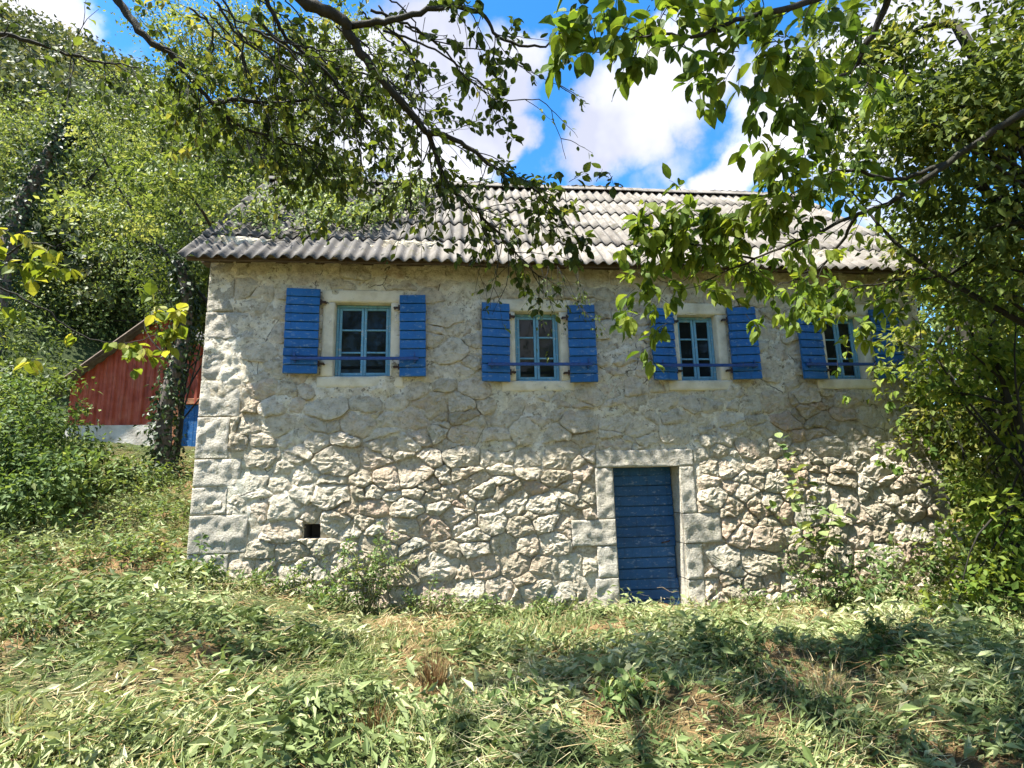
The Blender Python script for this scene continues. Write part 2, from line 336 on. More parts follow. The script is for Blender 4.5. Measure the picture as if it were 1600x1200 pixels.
class MB:
    def __init__(s): s.V = []; s.Q = []; s.T = []; s.t = []; s.n = 0
    def add(s, V, Q=(), T=(), tint=.5):
        V = np.asarray(V, float).reshape(-1, 3)
        if len(Q): s.Q.append(np.asarray(Q)+s.n)
        if len(T): s.T.append(np.asarray(T)+s.n)
        s.V.append(V); s.t.append(np.broadcast_to(np.asarray(tint, float), (len(V),))); s.n += len(V); return s
    def box(s, a, b, tint=.5, bevel=0.0):
        (x0, y0, z0), (x1, y1, z1) = a, b
        if bevel <= 0:
            V = [(x, y, z) for x in (x0, x1) for y in (y0, y1) for z in (z0, z1)]
            return s.add(V, [(0, 1, 3, 2), (4, 6, 7, 5), (0, 4, 5, 1), (2, 3, 7, 6), (0, 2, 6, 4), (1, 5, 7, 3)], tint=tint)
        # chamfered box: three shrunken shells
        e = bevel; V = []
        for ix in (0, 1):
            for iy in (0, 1):
                for iz in (0, 1):
                    X = (x0, x1)[ix]; Y = (y0, y1)[iy]; Z = (z0, z1)[iz]
                    sx, sy, sz = (e, -e)[ix], (e, -e)[iy], (e, -e)[iz]
                    V += [(X, Y+sy, Z+sz), (X+sx, Y, Z+sz), (X+sx, Y+sy, Z)]
        idx = lambda ix, iy, iz, a: (ix*4+iy*2+iz)*3+a
        Q = []; T = []
        for i in (0, 1):
            q = [idx(i, 0, 0, 0), idx(i, 1, 0, 0), idx(i, 1, 1, 0), idx(i, 0, 1, 0)]; Q.append(q if i else q[::-1])
            q = [idx(0, i, 0, 1), idx(0, i, 1, 1), idx(1, i, 1, 1), idx(1, i, 0, 1)]; Q.append(q if i else q[::-1])
            q = [idx(0, 0, i, 2), idx(1, 0, i, 2), idx(1, 1, i, 2), idx(0, 1, i, 2)]; Q.append(q if i else q[::-1])
            for j in (0, 1):
                Q.append([idx(i, j, 0, 0), idx(i, j, 1, 0), idx(i, j, 1, 1), idx(i, j, 0, 1)])
                Q.append([idx(i, 0, j, 0), idx(i, 1, j, 0), idx(i, 1, j, 2), idx(i, 0, j, 2)])
                Q.append([idx(0, i, j, 1), idx(1, i, j, 1), idx(1, i, j, 2), idx(0, i, j, 2)])
                for l in (0, 1): T.append([idx(i, j, l, 0), idx(i, j, l, 1), idx(i, j, l, 2)])
        return s.add(V, Q, T, tint)
    def tube(s, P, r, sides=6, tint=.5, cap=True):
        P = np.asarray(P, float); n = len(P); r = np.broadcast_to(np.asarray(r, float), (n,))
        T = np.gradient(P, axis=0); T /= np.linalg.norm(T, axis=1)[:, None]+1e-9
        ref = np.array([0, 0, 1.0]) if abs(T[0][2]) < .9 else np.array([1.0, 0, 0])
        A = np.cross(T, ref); A /= np.linalg.norm(A, axis=1)[:, None]+1e-9; B = np.cross(T, A)
        an = np.linspace(0, 2*math.pi, sides, endpoint=False)
        V = P[:, None, :] + r[:, None, None]*(A[:, None, :]*np.cos(an)[None, :, None]+B[:, None, :]*np.sin(an)[None, :, None])
        V = V.reshape(-1, 3)
        i = np.arange(n-1)[:, None]*sides; j = np.arange(sides)[None, :]; j2 = (j+1) % sides
        Q = np.stack([i+j, i+j2, i+sides+j2, i+sides+j], -1).reshape(-1, 4)
        s.add(V, Q, tint=tint)
        if cap:
            b = s.n-len(V); s.add([P[0], P[-1]], tint=tint); c0 = s.n-2
            s.T.append(np.array([(c0, b+(q+1) % sides, b+q) for q in range(sides)]+[(c0+1, b+(n-1)*sides+q, b+(n-1)*sides+(q+1) % sides) for q in range(sides)]))
        return s
    def mesh(s, name, mat, smooth=False):
        return mesh_np(name, np.concatenate(s.V), [x for x in (np.concatenate(s.Q) if s.Q else [], np.concatenate(s.T) if s.T else []) if len(x)], mat, np.concatenate(s.t), smooth)
    def build(s, name, mat, parent=None, smooth=False): return obj(name, s.mesh(name, mat, smooth), parent)

def place_local(o, parent):
    """o's mesh is in world coordinates; keep it there under a parent that has a location"""
    o.parent = parent; o.location = tuple(-Vector(parent.location)); return o

def unit(a): return a/(np.linalg.norm(a, axis=-1, keepdims=True)+1e-9)
LEAF_LO = (np.array([(0, 0, 0), (-.46, .40, .06), (.46, .40, .06), (0, 1, -.12), (0, .45, -.04)]), np.array([(0, 4, 1), (0, 2, 4), (1, 4, 3), (4, 2, 3)]))
LEAF_HI = (np.array([(0, 0, 0), (-.34, .18, .05), (-.5, .45, .07), (-.33, .75, .02), (0, 1.0, -.14), (.34, .18, .05), (.5, .45, .07), (.33, .75, .02), (0, .2, -.01), (0, .48, -.02), (0, .77, -.06)]),
           np.array([(0, 8, 1), (1, 8, 9), (1, 9, 2), (2, 9, 10), (2, 10, 3), (3, 10, 4), (0, 5, 8), (5, 9, 8), (5, 6, 9), (6, 10, 9), (6, 7, 10), (7, 4, 10)]))
def leaf_mesh(name, pos, ax, nr, L, W, tint, mat, tpl=LEAF_LO):
    T, F = tpl; n = len(pos)
    ax = unit(ax); nr = nr - ax*(nr*ax).sum(1, keepdims=True); nr = unit(nr); sd = np.cross(ax, nr)
    curl = RNG.uniform(.3, 2.2, n)
    V = pos[:, None, :] + sd[:, None, :]*(T[None, :, 0:1]*W[:, None, None]) + ax[:, None, :]*(T[None, :, 1:2]*L[:, None, None]) + nr[:, None, :]*(T[None, :, 2:3]*(L*curl)[:, None, None])
    Fa = (F[None]+(np.arange(n)*len(T))[:, None, None]).reshape(-1, 3)
    return mesh_np(name, V.reshape(-1, 3), [Fa], mat, np.repeat(tint, len(T)))
_unit_leaf = {}
def unit_leaves(mat):
    if mat not in _unit_leaf:
        out = []
        for i in range(8):
            out.append(leaf_mesh('leaf', np.zeros((1, 3)), np.array([[0, 1., 0]]), np.array([[0, 0, 1.]]), np.array([1.0]), np.array([1.0]), np.array([.12+.11*i]), mat, LEAF_HI))
        _unit_leaf[mat] = out
    return _unit_leaf[mat]
def foliage(thing, lv, mat, parts=300, tpl=LEAF_LO, rest='foliage', minpx=9):
    """lv: dict of arrays. The leaves that show largest become parts, the others one mass."""
    pos, ax, nr, L, W, ti = (lv[q] for q in ('pos', 'ax', 'nr', 'L', 'W', 'ti'))
    off = np.array(thing.location)
    pick = np.array([], int)
    if parts:
        v = pos-CAM; z = v@FWD; z = np.where(z < .3, 1e9, z)
        px = 800+FPX*(v@RGT)/z; py = 600-FPX*(v@UPV)/z
        nn = nr-ax*(nr*ax).sum(1, keepdims=True); nn = unit(nn)
        face = np.abs((nn*unit(v)).sum(1))
        s = FPX*L/z*(.35+.65*face); s[(px < 5) | (px > 1595) | (py < 5) | (py > 1195)] = 0
        o = np.argsort(-s)[:parts]; pick = o[s[o] > minpx]
        meshes = unit_leaves(mat)
        for i in pick:
            a = unit(ax[i]); n_ = nr[i]-a*(nr[i]@a); n_ = unit(n_); sd = np.cross(a, n_)
            mw = Matrix([[sd[r]*W[i], a[r]*L[i], n_[r]*L[i]*1.1, pos[i][r]-off[r]] for r in range(3)]+[[0, 0, 0, 1]])
            q = bpy.data.objects.new('leaf', meshes[int(min(7, max(0, ti[i]*8)))]); COL.objects.link(q); q.parent = thing; q.matrix_local = mw
    keep = np.ones(len(pos), bool); keep[pick] = False
    if keep.any():
        me = leaf_mesh(rest, pos[keep]-off, ax[keep], nr[keep], L[keep], W[keep], ti[keep], mat, tpl)
        o = obj(rest, me, thing)
        if len(pick): o['kind'] = 'stuff'
def cat(*ds): return {q: np.concatenate([d[q] for d in ds]) for q in ds[0]}
def rnd3(n): return unit(RNG.normal(size=(n, 3)))
def smooth_path(P, per=5):
    P = [np.asarray(p, float) for p in P]; out = []
    E_ = [2*P[0]-P[1]]+P+[2*P[-1]-P[-2]]
    for i in range(1, len(E_)-2):
        a, b, c, d = E_[i-1:i+3]
        for s_ in np.linspace(0, 1, per, endpoint=False):
            out.append(.5*((2*b)+(-a+c)*s_+(2*a-5*b+4*c-d)*s_**2+(-a+3*b-3*c+d)*s_**3))
    out.append(P[-1]); return np.array(out)

# ------------------------------------------------------------------ terrain
ZBX = [-30, -12, -7, -4, -1.5, 0, .6, 1.3, 2.2, 3, 4.5, 5.5, 7, 9, 11, 14, 30]
ZBZ = [3.0, 1.9, 1.25, .92, .78, .64, .50, .34, .18, .14, .08, .03, .03, .06, .22, .5, 2.0]
def fbm(x, y, s, seed=0.0, oct=3):
    v = 0; a = 1.0
    for i in range(oct):
        v += a*noise.noise((x*s+seed, y*s-seed, seed*.7)); s *= 2.1; a *= .5
    return v
HEAPS = [(4.55, -3.15, .55, .20), (3.3, -3.3, .5, .14), (2.2, -3.0, .6, .12), (5.4, -2.0, .8, .16), (7.0, -2.3, .9, .17), (1.0, -1.6, .9, .12), (3.0, -1.5, .7, .07), (6.6, -3.2, .7, .16), (.5, -.7, .6, .10), (8.3, -1.6, 1.0, .2)]
PITS = [(2.75, -2.85, .30, .15), (3.85, -3.25, .28, .16), (1.9, -2.3, .28, .09), (6.0, -2.6, .4, .12)]
def ground_z(x, y):
    zb = float(np.interp(x, ZBX, ZBZ))
    if y <= 0: z = zb*max(0.0, 1+y/7.5)**1.2
    else: z = zb + (.215*y if x < 0 else (.215*y*max(0, 1-x/2.0) if x < 2 else 0.02*y))
    h = .6*y-.8*x-11.0
    if h > 0: z += 1.22*(h**1.3/(h**.3+2.2))
    if y > 6: z += .25*(y-6)*max(0.0, min(1.0, (4-x)/4)) if h <= 0 else .25*(min(y, 12)-6)*max(0.0, min(1.0, (4-x)/4))
    z = z if z < 40 else 40+8*(1-math.exp(-(z-40)/8))
    z += .055*fbm(x, y, .9, 3.1) + (.055*fbm(x, y, 2.7, 9.0, 3) if abs(x-2) < 14 and y < 8 else 0)
    for hx, hy, hr, hh in HEAPS:
        d2 = ((x-hx)**2+(y-hy)**2)/(hr*hr)
        if d2 < 6: z += hh*math.exp(-d2)
    for hx, hy, hr, hh in PITS:
        d2 = ((x-hx)**2+(y-hy)**2)/(hr*hr)
        if d2 < 6: z -= hh*math.exp(-d2)
    if h > 12: z += 1.8*fbm(x, y, .09, 5.5)*min(1, (h-12)/10)
    return z
def axis_coords(lo, hi, a, b, fine, coarse):
    v = [a]
    while v[-1] < b: v.append(v[-1]+fine)
    st = coarse
    r = [v[-1]]; s_ = fine
    while r[-1] < hi: s_ = min(s_*1.22, st); r.append(r[-1]+s_)
    l = [v[0]]; s_ = fine
    while l[-1] > lo: s_ = min(s_*1.22, st); l.append(l[-1]-s_)
    return np.array(l[::-1][:-1]+v+r[1:])
gx = axis_coords(-420, 420, -7, 11, .09, 25); gy = axis_coords(-420, 420, -6.5, 1.2, .09, 25)
GV = np.array([(x, y, ground_z(x, y)) for y in gy for x in gx])
nx, ny = len(gx), len(gy)
ii = (np.arange(ny-1)[:, None]*nx+np.arange(nx-1)[None]).ravel()
ground = obj('ground', mesh_np('ground', GV, [np.stack([ii, ii+1, ii+nx+1, ii+nx], -1)], 'soil', .5, True))
tag(ground, 'sloping yard of earth and mown weeds in front of the stone house', 'ground', kind='structure')
def ground_zs(xs, ys):
    """bilinear lookup in the ground sheet"""
    xi = np.clip(np.searchsorted(gx, xs)-1, 0, nx-2); yi = np.clip(np.searchsorted(gy, ys)-1, 0, ny-2)
    u = (xs-gx[xi])/(gx[xi+1]-gx[xi]); v = (ys-gy[yi])/(gy[yi+1]-gy[yi])
    Z = GV[:, 2].reshape(ny, nx)
    return (Z[yi, xi]*(1-u)+Z[yi, xi+1]*u)*(1-v)+(Z[yi+1, xi]*(1-u)+Z[yi+1, xi+1]*u)*v

# ------------------------------------------------------------------ the stone house
LX, RX, WT, DEPTH = 0.0, 9.6, 4.46, 5.0
house = empty('stone_house', (4.8, 0, 0), 'two-storey stone farmhouse with blue shutters and corrugated grey roof', 'house')
def hobj(o, parent=None):
    """world-coordinate mesh as part (or sub-part) of the house"""
    if parent is None or parent is house: return place_local(o, house)
    o.parent = parent; return o        # parts of the house already carry the inverse offset
WIN = [  # opening x0,x1,z0,z1
    (1.535, 2.235, 2.935, 3.90), (3.83, 4.42, 2.875, 3.80), (6.04, 6.58, 2.875, 3.78), (8.14, 8.68, 2.885, 3.78)]
DOOR = (5.03, 5.91, -.05, 1.75)
HOLE = (1.265, 1.455, .995, 1.165)
SUR = .135
def in_rect(x, z, r, g=0.0): return r[0]-g < x < r[1]+g and r[2]-g < z < r[3]+g
# dressed blocks: x0,x1,z0,z1
QUOINS = [(0, .30, 3.76, 4.42), (0, .57, 3.41, 3.75), (0, .31, 2.90, 3.40), (0, .46, 2.45, 2.89), (0, .36, 1.95, 2.44), (0, .52, 1.62, 1.94), (0, .38, 1.30, 1.61), (0, .64, .86, 1.29), (0, .45, .52, .85), (0, .6, .1, .51)]
DSTONES = [(4.82, 6.10, 1.752, 1.965), (4.80, 5.03, 1.12, 1.748), (4.47, 5.03, .80, 1.115), (4.78, 5.03, .42, .795), (4.74, 5.03, -.2, .415),
           (5.91, 6.10, 1.16, 1.748), (5.91, 6.40, .79, 1.155), (5.91, 6.13, .36, .785), (5.91, 6.12, -.2, .355)]
SURR = []
for (x0, x1, z0, z1) in WIN:
    SURR += [('lintel', x0-.17, x1+.16, z1, z1+.17), ('jamb', x0-.15, x0, z0, z1-.003), ('jamb', x1, x1+.14, z0, z1-.003), ('sill', x0-.19, x1+.17, z0-.14, z0-.003)]
CUTS = [(a[0]-.02, a[1]+.02, a[2], a[3]) for a in WIN]+[(DOOR[0], DOOR[1], -1, DOOR[3]), HOLE]

def plaster_amount(x, z):
    v = (z-2.1)/2.2 + 1.0*fbm(x, z, .9, 2.2, 4) + (.2 if x < 1.2 else 0)
    return max(0.0, min(.92, .5+v*1.3))
# front wall core: mortar and render
st = .024
wx = np.arange(LX, RX+.001, st); wz = np.arange(-.4, WT+.001, st); nX, nZ = len(wx), len(wz)
WV = []; WP = []
for z in wz:
    for x in wx:
        p = plaster_amount(x, z)
        hgt = -.006*(1-p) + .010*p + (.012+.012*p)*fbm(x, z, 2.6, 7.7, 3) + .018*fbm(x, z, 8.0, 1.7, 4)
        WV.append((x, -hgt, z)); WP.append(p)
WV = np.array(WV)
cx_ = (wx[:-1]+st/2)[None, :].repeat(nZ-1, 0); cz_ = (wz[:-1]+st/2)[:, None].repeat(nX-1, 1)
ok = np.ones_like(cx_, bool)
for r in CUTS: ok &= ~((cx_ > r[0]) & (cx_ < r[1]) & (cz_ > r[2]) & (cz_ < r[3]))
ii = (np.arange(nZ-1)[:, None]*nX+np.arange(nX-1)[None])[ok]
wall = hobj(obj('front_wall', mesh_np('front_wall', WV, [np.stack([ii, ii+1, ii+nX+1, ii+nX], -1)], 'render', .5, True, {'plaster': WP})))
wall['label'] = 'rubble stone front wall with patchy remains of old lime render'

# rubble stones: jittered courses -> Voronoi cells
def clip(poly, px, pz, nxx, nzz):
    out = []
    for i in range(len(poly)):
        a, b = poly[i], poly[(i+1) % len(poly)]
        da = (a[0]-px)*nxx+(a[1]-pz)*nzz; db = (b[0]-px)*nxx+(b[1]-pz)*nzz
        if da <= 0: out.append(a)
        if (da < 0 < db) or (db < 0 < da):
            t_ = da/(da-db); out.append((a[0]+(b[0]-a[0])*t_, a[1]+(b[1]-a[1])*t_))
    return out
rs = random.Random(21)
BLOCKS = [q for q in QUOINS]+DSTONES+[(a, b, c, d) for (_, a, b, c, d) in SURR]+[HOLE]+[(w[0], w[1], w[2], w[3]) for w in WIN]+[DOOR]
seeds = []
z = -.22
while z < WT-.05:
    hh = rs.uniform(.17, .29)
    x = rs.uniform(-.1, .1)
    while x < RX:
        w_ = rs.choice((rs.uniform(.16, .28), rs.uniform(.26, .42), rs.uniform(.36, .56)))
        sx_, sz_ = x+w_/2, z+hh/2+rs.uniform(-.06, .06)
        if LX < sx_ < RX: seeds.append((sx_, sz_))
        if rs.random() < .30: seeds.append((x+rs.uniform(-.03, .03), z+rs.choice((.0, hh))+rs.uniform(-.02, .02)))
        x += w_
    z += hh
AN = 1.45     # stones are wider than tall
S2 = np.array([(a/AN, b) for a, b in seeds])
WGT = np.array([(rs.uniform(.02, .135) if rs.random() < .8 else rs.uniform(.12, .19))**2 for _ in seeds])
stones = []
for i, (sx_, sz_) in enumerate(S2):
    d2 = ((S2-S2[i])**2).sum(1); nb = np.argsort(d2)[1:22]
    poly = [(sx_-.4, sz_-.3), (sx_+.4, sz_-.3), (sx_+.4, sz_+.3), (sx_-.4, sz_+.3)]
    for j in nb:
        nxx, nzz = S2[j]-S2[i]; dd_ = nxx*nxx+nzz*nzz; kk = .5+max(-.36, min(.36, (WGT[i]-WGT[j])/(2*dd_))); mx_, mz_ = S2[i]+(S2[j]-S2[i])*kk
        poly = clip(poly, mx_, mz_, nxx, nzz)
        if len(poly) < 3: break
    poly = [(a*AN, b) for a, b in poly]
    poly = clip(poly, RX-.01, 0, 1, 0) if len(poly) > 2 else poly
    poly = clip(poly, LX+.02, 0, -1, 0) if len(poly) > 2 else poly
    cxx, czz = sx_*AN, sz_
    bad = False
    for (a, b, c, d) in BLOCKS:                      # trim against the dressed blocks and openings
        if len(poly) < 3: bad = True; break
        if in_rect(cxx, czz, (a, b, c, d)):  bad = True; break
        xs = [p[0] for p in poly]; zs = [p[1] for p in poly]
        if max(xs) <= a or min(xs) >= b or max(zs) <= c or min(zs) >= d: continue
        opts = []
        if cxx < a: opts.append((a-cxx, (a, 0, 1, 0)))
        if cxx > b: opts.append((cxx-b, (b, 0, -1, 0)))
        if czz < c: opts.append((c-czz, (0, c, 0, 1)))
        if czz > d: opts.append((czz-d, (0, d, 0, -1)))
        if opts: poly = clip(poly, *max(opts)[1])
    if bad or len(poly) < 3: continue
    P_ = np.array(poly); A_ = .5*abs(np.dot(P_[:, 0], np.roll(P_[:, 1], 1))-np.dot(P_[:, 1], np.roll(P_[:, 0], 1)))
    if A_ < .006: continue
    stones.append((A_, P_))
def ridged(x, z, s_, seed): return 1-2*abs(noise.noise((x*s_+seed, z*s_-seed, seed*.31)))
def stone_mesh(P_, seed, name='stone'):
    c0 = P_.mean(0)
    n = 30
    # resample the outline, round its corners a little, fray it and pull it in for the joint
    L_ = np.linalg.norm(np.roll(P_, -1, 0)-P_, axis=1); cum = np.concatenate([[0], np.cumsum(L_)]); s_ = np.linspace(0, cum[-1], n, endpoint=False)
    Q_ = np.concatenate([P_, P_[:1]]); ring = np.stack([np.interp(s_, cum, Q_[:, 0]), np.interp(s_, cum, Q_[:, 1])], 1)
    ring = .2*np.roll(ring, 1, 0)+.6*ring+.2*np.roll(ring, -1, 0)
    for k_ in range(n):
        x_, z_ = ring[k_]; ring[k_] += (.020*noise.noise((x_*9+seed, z_*9, 1.0))+.012*noise.noise((x_*24+seed, z_*24, 2.0)), .020*noise.noise((x_*9, z_*9+seed, 3.0))+.012*noise.noise((x_*24, z_*24+seed, 4.0)))
    rad_ = np.linalg.norm(ring-c0, axis=1, keepdims=True)
    rr = random.Random(seed); pa = plaster_amount(*c0); low = 1-pa
    ring = c0+(ring-c0)*np.maximum(.3, 1-(.001+.006*rr.random())/np.maximum(rad_, .02))
    proud = .012+rr.uniform(-.012, .022)*pa+rr.uniform(-.010, .022)*low+(.010 if c0[0] > 6 and c0[1] < 1.7 else 0)
    tx, tz = rr.uniform(-.10, .10), rr.uniform(-.20, .10)
    amp = .55+.45*low
    def face(x_, z_, e):
        h_ = proud+(x_-c0[0])*tx+(z_-c0[1])*tz
        h_ += amp*(.013*ridged(x_, z_, 3.7, seed*1.7)+.013*noise.noise((x_*8.5+seed, z_*8.5, 5.0))+.013*ridged(x_, z_, 14, seed*.9)+.010*noise.noise((x_*30, z_*30, seed)))
        return h_-.016*e*e*e*e
    V = []
    scales = [1.03, 1.0, .93, .82, .68, .52, .35, .17]
    for ri, sc in enumerate(scales):
        for k_ in range(n):
            x_, z_ = c0+(ring[k_]-c0)*sc
            if ri == 0: V.append((x_, .09, z_)); continue
            if ri > 1: x_ += noise.noise((x_*19+seed, z_*19, 2.0))*.014; z_ += noise.noise((x_*19, z_*19+seed, 6.0))*.012
            V.append((x_, -face(x_, z_, sc) + (.004*low if ri == 1 else 0), z_))
    x_, z_ = c0; V.append((x_, -face(x_, z_, 0), z_))
    Q2 = []
    for r_ in range(len(scales)-1):
        for k_ in range(n): Q2.append((r_*n+k_, r_*n+(k_+1) % n, (r_+1)*n+(k_+1) % n, (r_+1)*n+k_))
    b_ = (len(scales)-1)*n
    T2 = [(b_+k_, b_+(k_+1) % n, len(V)-1) for k_ in range(n)]
    return np.array(V), np.array(Q2), np.array(T2), rr.random()
stones.sort(key=lambda s_: -(s_[0]*(1.8 if plaster_amount(*s_[1].mean(0)) < .35 else .5)))
restB = MB(); rest_smear = []
for i, (A_, P_) in enumerate(stones):
    V, Q2, T2, ti = stone_mesh(P_, i+1)
    if i < 300:
        c0 = V.mean(0)
        o = obj('stone', mesh_np('stone', V-c0, [Q2, T2], 'rubble', ti, False, {'smear': np.full(len(V), min(1, .05+.62*plaster_amount(*P_.mean(0))))}), wall); o.location = tuple(c0)
    else: restB.add(V, Q2, T2, ti); rest_smear.append(np.full(len(V), min(1, .05+.62*plaster_amount(*P_.mean(0)))))
o = obj('small_stones', mesh_np('small_stones', np.concatenate(restB.V), [np.concatenate(restB.Q), np.concatenate(restB.T)], 'rubble', np.concatenate(restB.t), False, {'smear': np.concatenate(rest_smear)}), wall); o['kind'] = 'stuff'

def block_mesh(x0, x1, z0, z1, yf, yb, seed, amp=.008, step=.05, rnd=.016, mat='dressed', name='block'):
    nx_ = max(3, int((x1-x0)/step)+2); nz_ = max(3, int((z1-z0)/step)+2)
    us = np.concatenate([[0, rnd*.35/(x1-x0), rnd/(x1-x0)], np.linspace(rnd/(x1-x0), 1-rnd/(x1-x0), nx_)[1:-1], [1-rnd/(x1-x0), 1-rnd*.35/(x1-x0), 1]])
    ws = np.concatenate([[0, rnd*.35/(z1-z0), rnd/(z1-z0)], np.linspace(rnd/(z1-z0), 1-rnd/(z1-z0), nz_)[1:-1], [1-rnd/(z1-z0), 1-rnd*.35/(z1-z0), 1]])
    V = []
    for w_ in ws:
        for u_ in us:
            x_ = x0+(x1-x0)*u_; z_ = z0+(z1-z0)*w_
            e = min(u_*(x1-x0), (1-u_)*(x1-x0), w_*(z1-z0), (1-w_)*(z1-z0))
            rd = rnd*(1-min(1, e/rnd))**2
            inner = min(1, e/.01)
            V.append((x_+inner*noise.noise((x_*12, z_*12, seed))*.006, yf+rd+amp*fbm(x_, z_, 7, seed*1.3, 3)*(.4+.6*inner), z_+inner*noise.noise((x_*12, z_*12, seed+50))*.006))
    n1, n2 = len(us), len(ws)
    Q = [(j*n1+i_, j*n1+i_+1, (j+1)*n1+i_+1, (j+1)*n1+i_) for j in range(n2-1) for i_ in range(n1-1)]
    rim = [i_ for i_ in range(n1)]+[j*n1+n1-1 for j in range(1, n2)]+[(n2-1)*n1+i_ for i_ in range(n1-2, -1, -1)]+[j*n1 for j in range(n2-2, 0, -1)]
    b_ = len(V)
    for q in rim: V.append((V[q][0], yb, V[q][2]))
    mlen = len(rim)
    Q += [(rim[q], b_+q, b_+(q+1) % mlen, rim[(q+1) % mlen]) for q in range(mlen)]
    return mesh_np(name, np.array(V), [np.array(Q)], mat, random.Random(seed).random(), True)
for i, (a, b, c, d) in enumerate(QUOINS):
    o = obj('quoin', block_mesh(a-.012, b-.004, c+.003, d-.003, -.010-.006*(i % 3 == 1), .34, 100+i, .022, .03, .006, name='quoin'), wall)
surround = hobj(obj('door_surround', block_mesh(*(lambda q: (q[0], q[1], q[2], q[3]))(DSTONES[0]), -.020, .42, 140, .016, .03, .008, name='lintel')))
surround['label'] = 'dressed limestone surround of the low doorway'
for i, (a, b, c, d) in enumerate(DSTONES[1:]):
    o = obj('jamb_stone', block_mesh(a+(.004 if a != 5.91 else 0), b-(.004 if b != 5.03 else 0), c+.003, d-.003, -.016-.006*(i % 2), .42, 141+i, .018, .03, .008, name='jamb_stone'), surround)

# vent hole in the rubble
vb = MB(); x0, x1, z0, z1 = HOLE
vb.box((x0-.10, .02, z0-.10), (x1+.10, .4, z0)); vb.box((x0-.10, .02, z1), (x1+.10, .4, z1+.10)); vb.box((x0-.10, .021, z0), (x0, .4, z1)); vb.box((x1, .021, z0), (x1+.10, .4, z1)); vb.box((x0-.1, .401, z0-.1), (x1+.1, .43, z1+.1))
hobj(vb.build('vent_opening', 'interior'))

# other walls, floor of the upper storey
ob = MB()
ob.box((0.02, .30, -.4), (.45, DEPTH, WT)); hobj(ob.build('side_wall', 'render'))
ob = MB(); ob.box((RX-.45, .06, -.4), (RX-.001, DEPTH, WT)); hobj(ob.build('side_wall', 'render'))
ob = MB(); ob.box((.45, DEPTH-.45, -.4), (RX-.45, DEPTH-.002, WT)); hobj(ob.build('rear_wall', 'render'))
ob = MB(); ob.box((.45, .10, 2.25), (RX-.45, DEPTH-.45, 2.4)); ob.box((.45, .10, 4.50), (RX-.45, DEPTH-.45, 4.56)); hobj(ob.build('upper_floor', 'interior'))
for xg in (.02, RX-.40):
    V = [(xg, .05, WT), (xg, DEPTH-.05, WT), (xg, DEPTH/2, 6.80), (xg+.38, .05, WT), (xg+.38, DEPTH-.05, WT), (xg+.38, DEPTH/2, 6.80)]
    ob = MB(); ob.add(V, [(0, 1, 4, 3), (1, 2, 5, 4), (2, 0, 3, 5)], [(0, 2, 1), (3, 4, 5)]); hobj(ob.build('gable', 'render'))

# ---- roof: corrugated sheets in overlapping tiers
EY, EZ, RY, RZ = -.36, 4.335, 2.5, 7.02
PITCH, NW, TIERS, NCOL, RX0 = .1515, 6, 5, 11, -.215
sl = math.hypot(RY-EY, RZ-EZ); ang = math.atan2(RZ-EZ, RY-EY)
roof = empty('roof', (0, 0, 0)); roof.parent = house; roof.location = tuple(-Vector(house.location))
roof['label'] = 'weathered grey corrugated sheet roof'
def sheet_mesh(length, seed):
    seg = 8*NW+5; V = []; th = .008; r_ = random.Random(seed)
    tw = PITCH*NW+.10
    us = np.linspace(0, tw, seg+1); rows = 4
    for layer in (0, 1):
        for j in range(rows+1):
            s_ = length*j/rows
            for u_ in us:
                h_ = .024*math.cos(2*math.pi*u_/PITCH)+.004*noise.noise((u_*2, s_*2, seed))
                V.append((u_, s_, h_-(th if layer else 0)))
    n1 = seg+1; nl_ = n1*(rows+1); Q = []
    for j in range(rows):
        for i_ in range(seg):
            a = j*n1+i_; Q.append((a, a+1, a+n1+1, a+n1)); a += nl_; Q.append((a+1, a, a+n1, a+n1+1))
    for i_ in range(seg):
        Q.append((nl_+i_, nl_+i_+1, i_+1, i_)); e = rows*n1; Q.append((e+i_, e+i_+1, nl_+e+i_+1, nl_+e+i_))
    for j in range(rows):
        for e in (0, seg): a = j*n1+e; Q.append((a, a+n1, nl_+a+n1, nl_+a))
    return mesh_np('roof_sheet', np.array(V), [np.array(Q)], 'roof', r_.random(), True)
tl = sl/TIERS
variants = [sheet_mesh(tl+.14, i) for i in range(8)]
rr = random.Random(5)
for side in (0, 1):
    for t_ in range(TIERS):
        for c_ in range(NCOL):
            o = obj('roof_sheet', variants[rr.randrange(8)], roof)
            s0 = t_*tl-.06+rr.uniform(-.022, .022); lift = .022*0+.004*(c_ % 2)+.030
            til = math.atan2(.022, tl)            # each tier lies on the one below
            y_ = EY+s0*math.cos(ang)-lift*math.sin(ang); z_ = EZ+s0*math.sin(ang)+lift*math.cos(ang)
            x_ = RX0+c_*PITCH*NW+rr.uniform(-.006, .006)
            e = (ang-til+rr.uniform(-.004, .004), rr.uniform(-.003, .003), rr.uniform(-.006, .006))
            if side == 0: o.location = (x_, y_, z_); o.rotation_euler = e
            else: o.location = (x_+PITCH*NW+.1, 2*RY-y_, z_); o.rotation_euler = (e[0], e[1], math.pi)
for i in range(9):                                # ridge caps
    mb = MB(); x0 = RX0-.03+i*1.13; L_ = 1.19
    V = []; Qs = []
    for xx in (x0, x0+L_):
        for a in np.linspace(-1, 1, 7): V.append((xx, RY+.17*a, RZ+.075-.14*abs(a)**1.6+.006*(i % 2)))
    for a in range(6): Qs.append((a, a+1, a+8, a+7))
    V2 = [(x_, y_, z_-.012) for x_, y_, z_ in V]
    mb.add(V, Qs); mb.add(V2, [q[::-1] for q in Qs]); mb.add([V[0], V[6], V2[6], V2[0]], [(0, 1, 2, 3)])
    o = mb.build('ridge_cap', 'roof', roof, True)
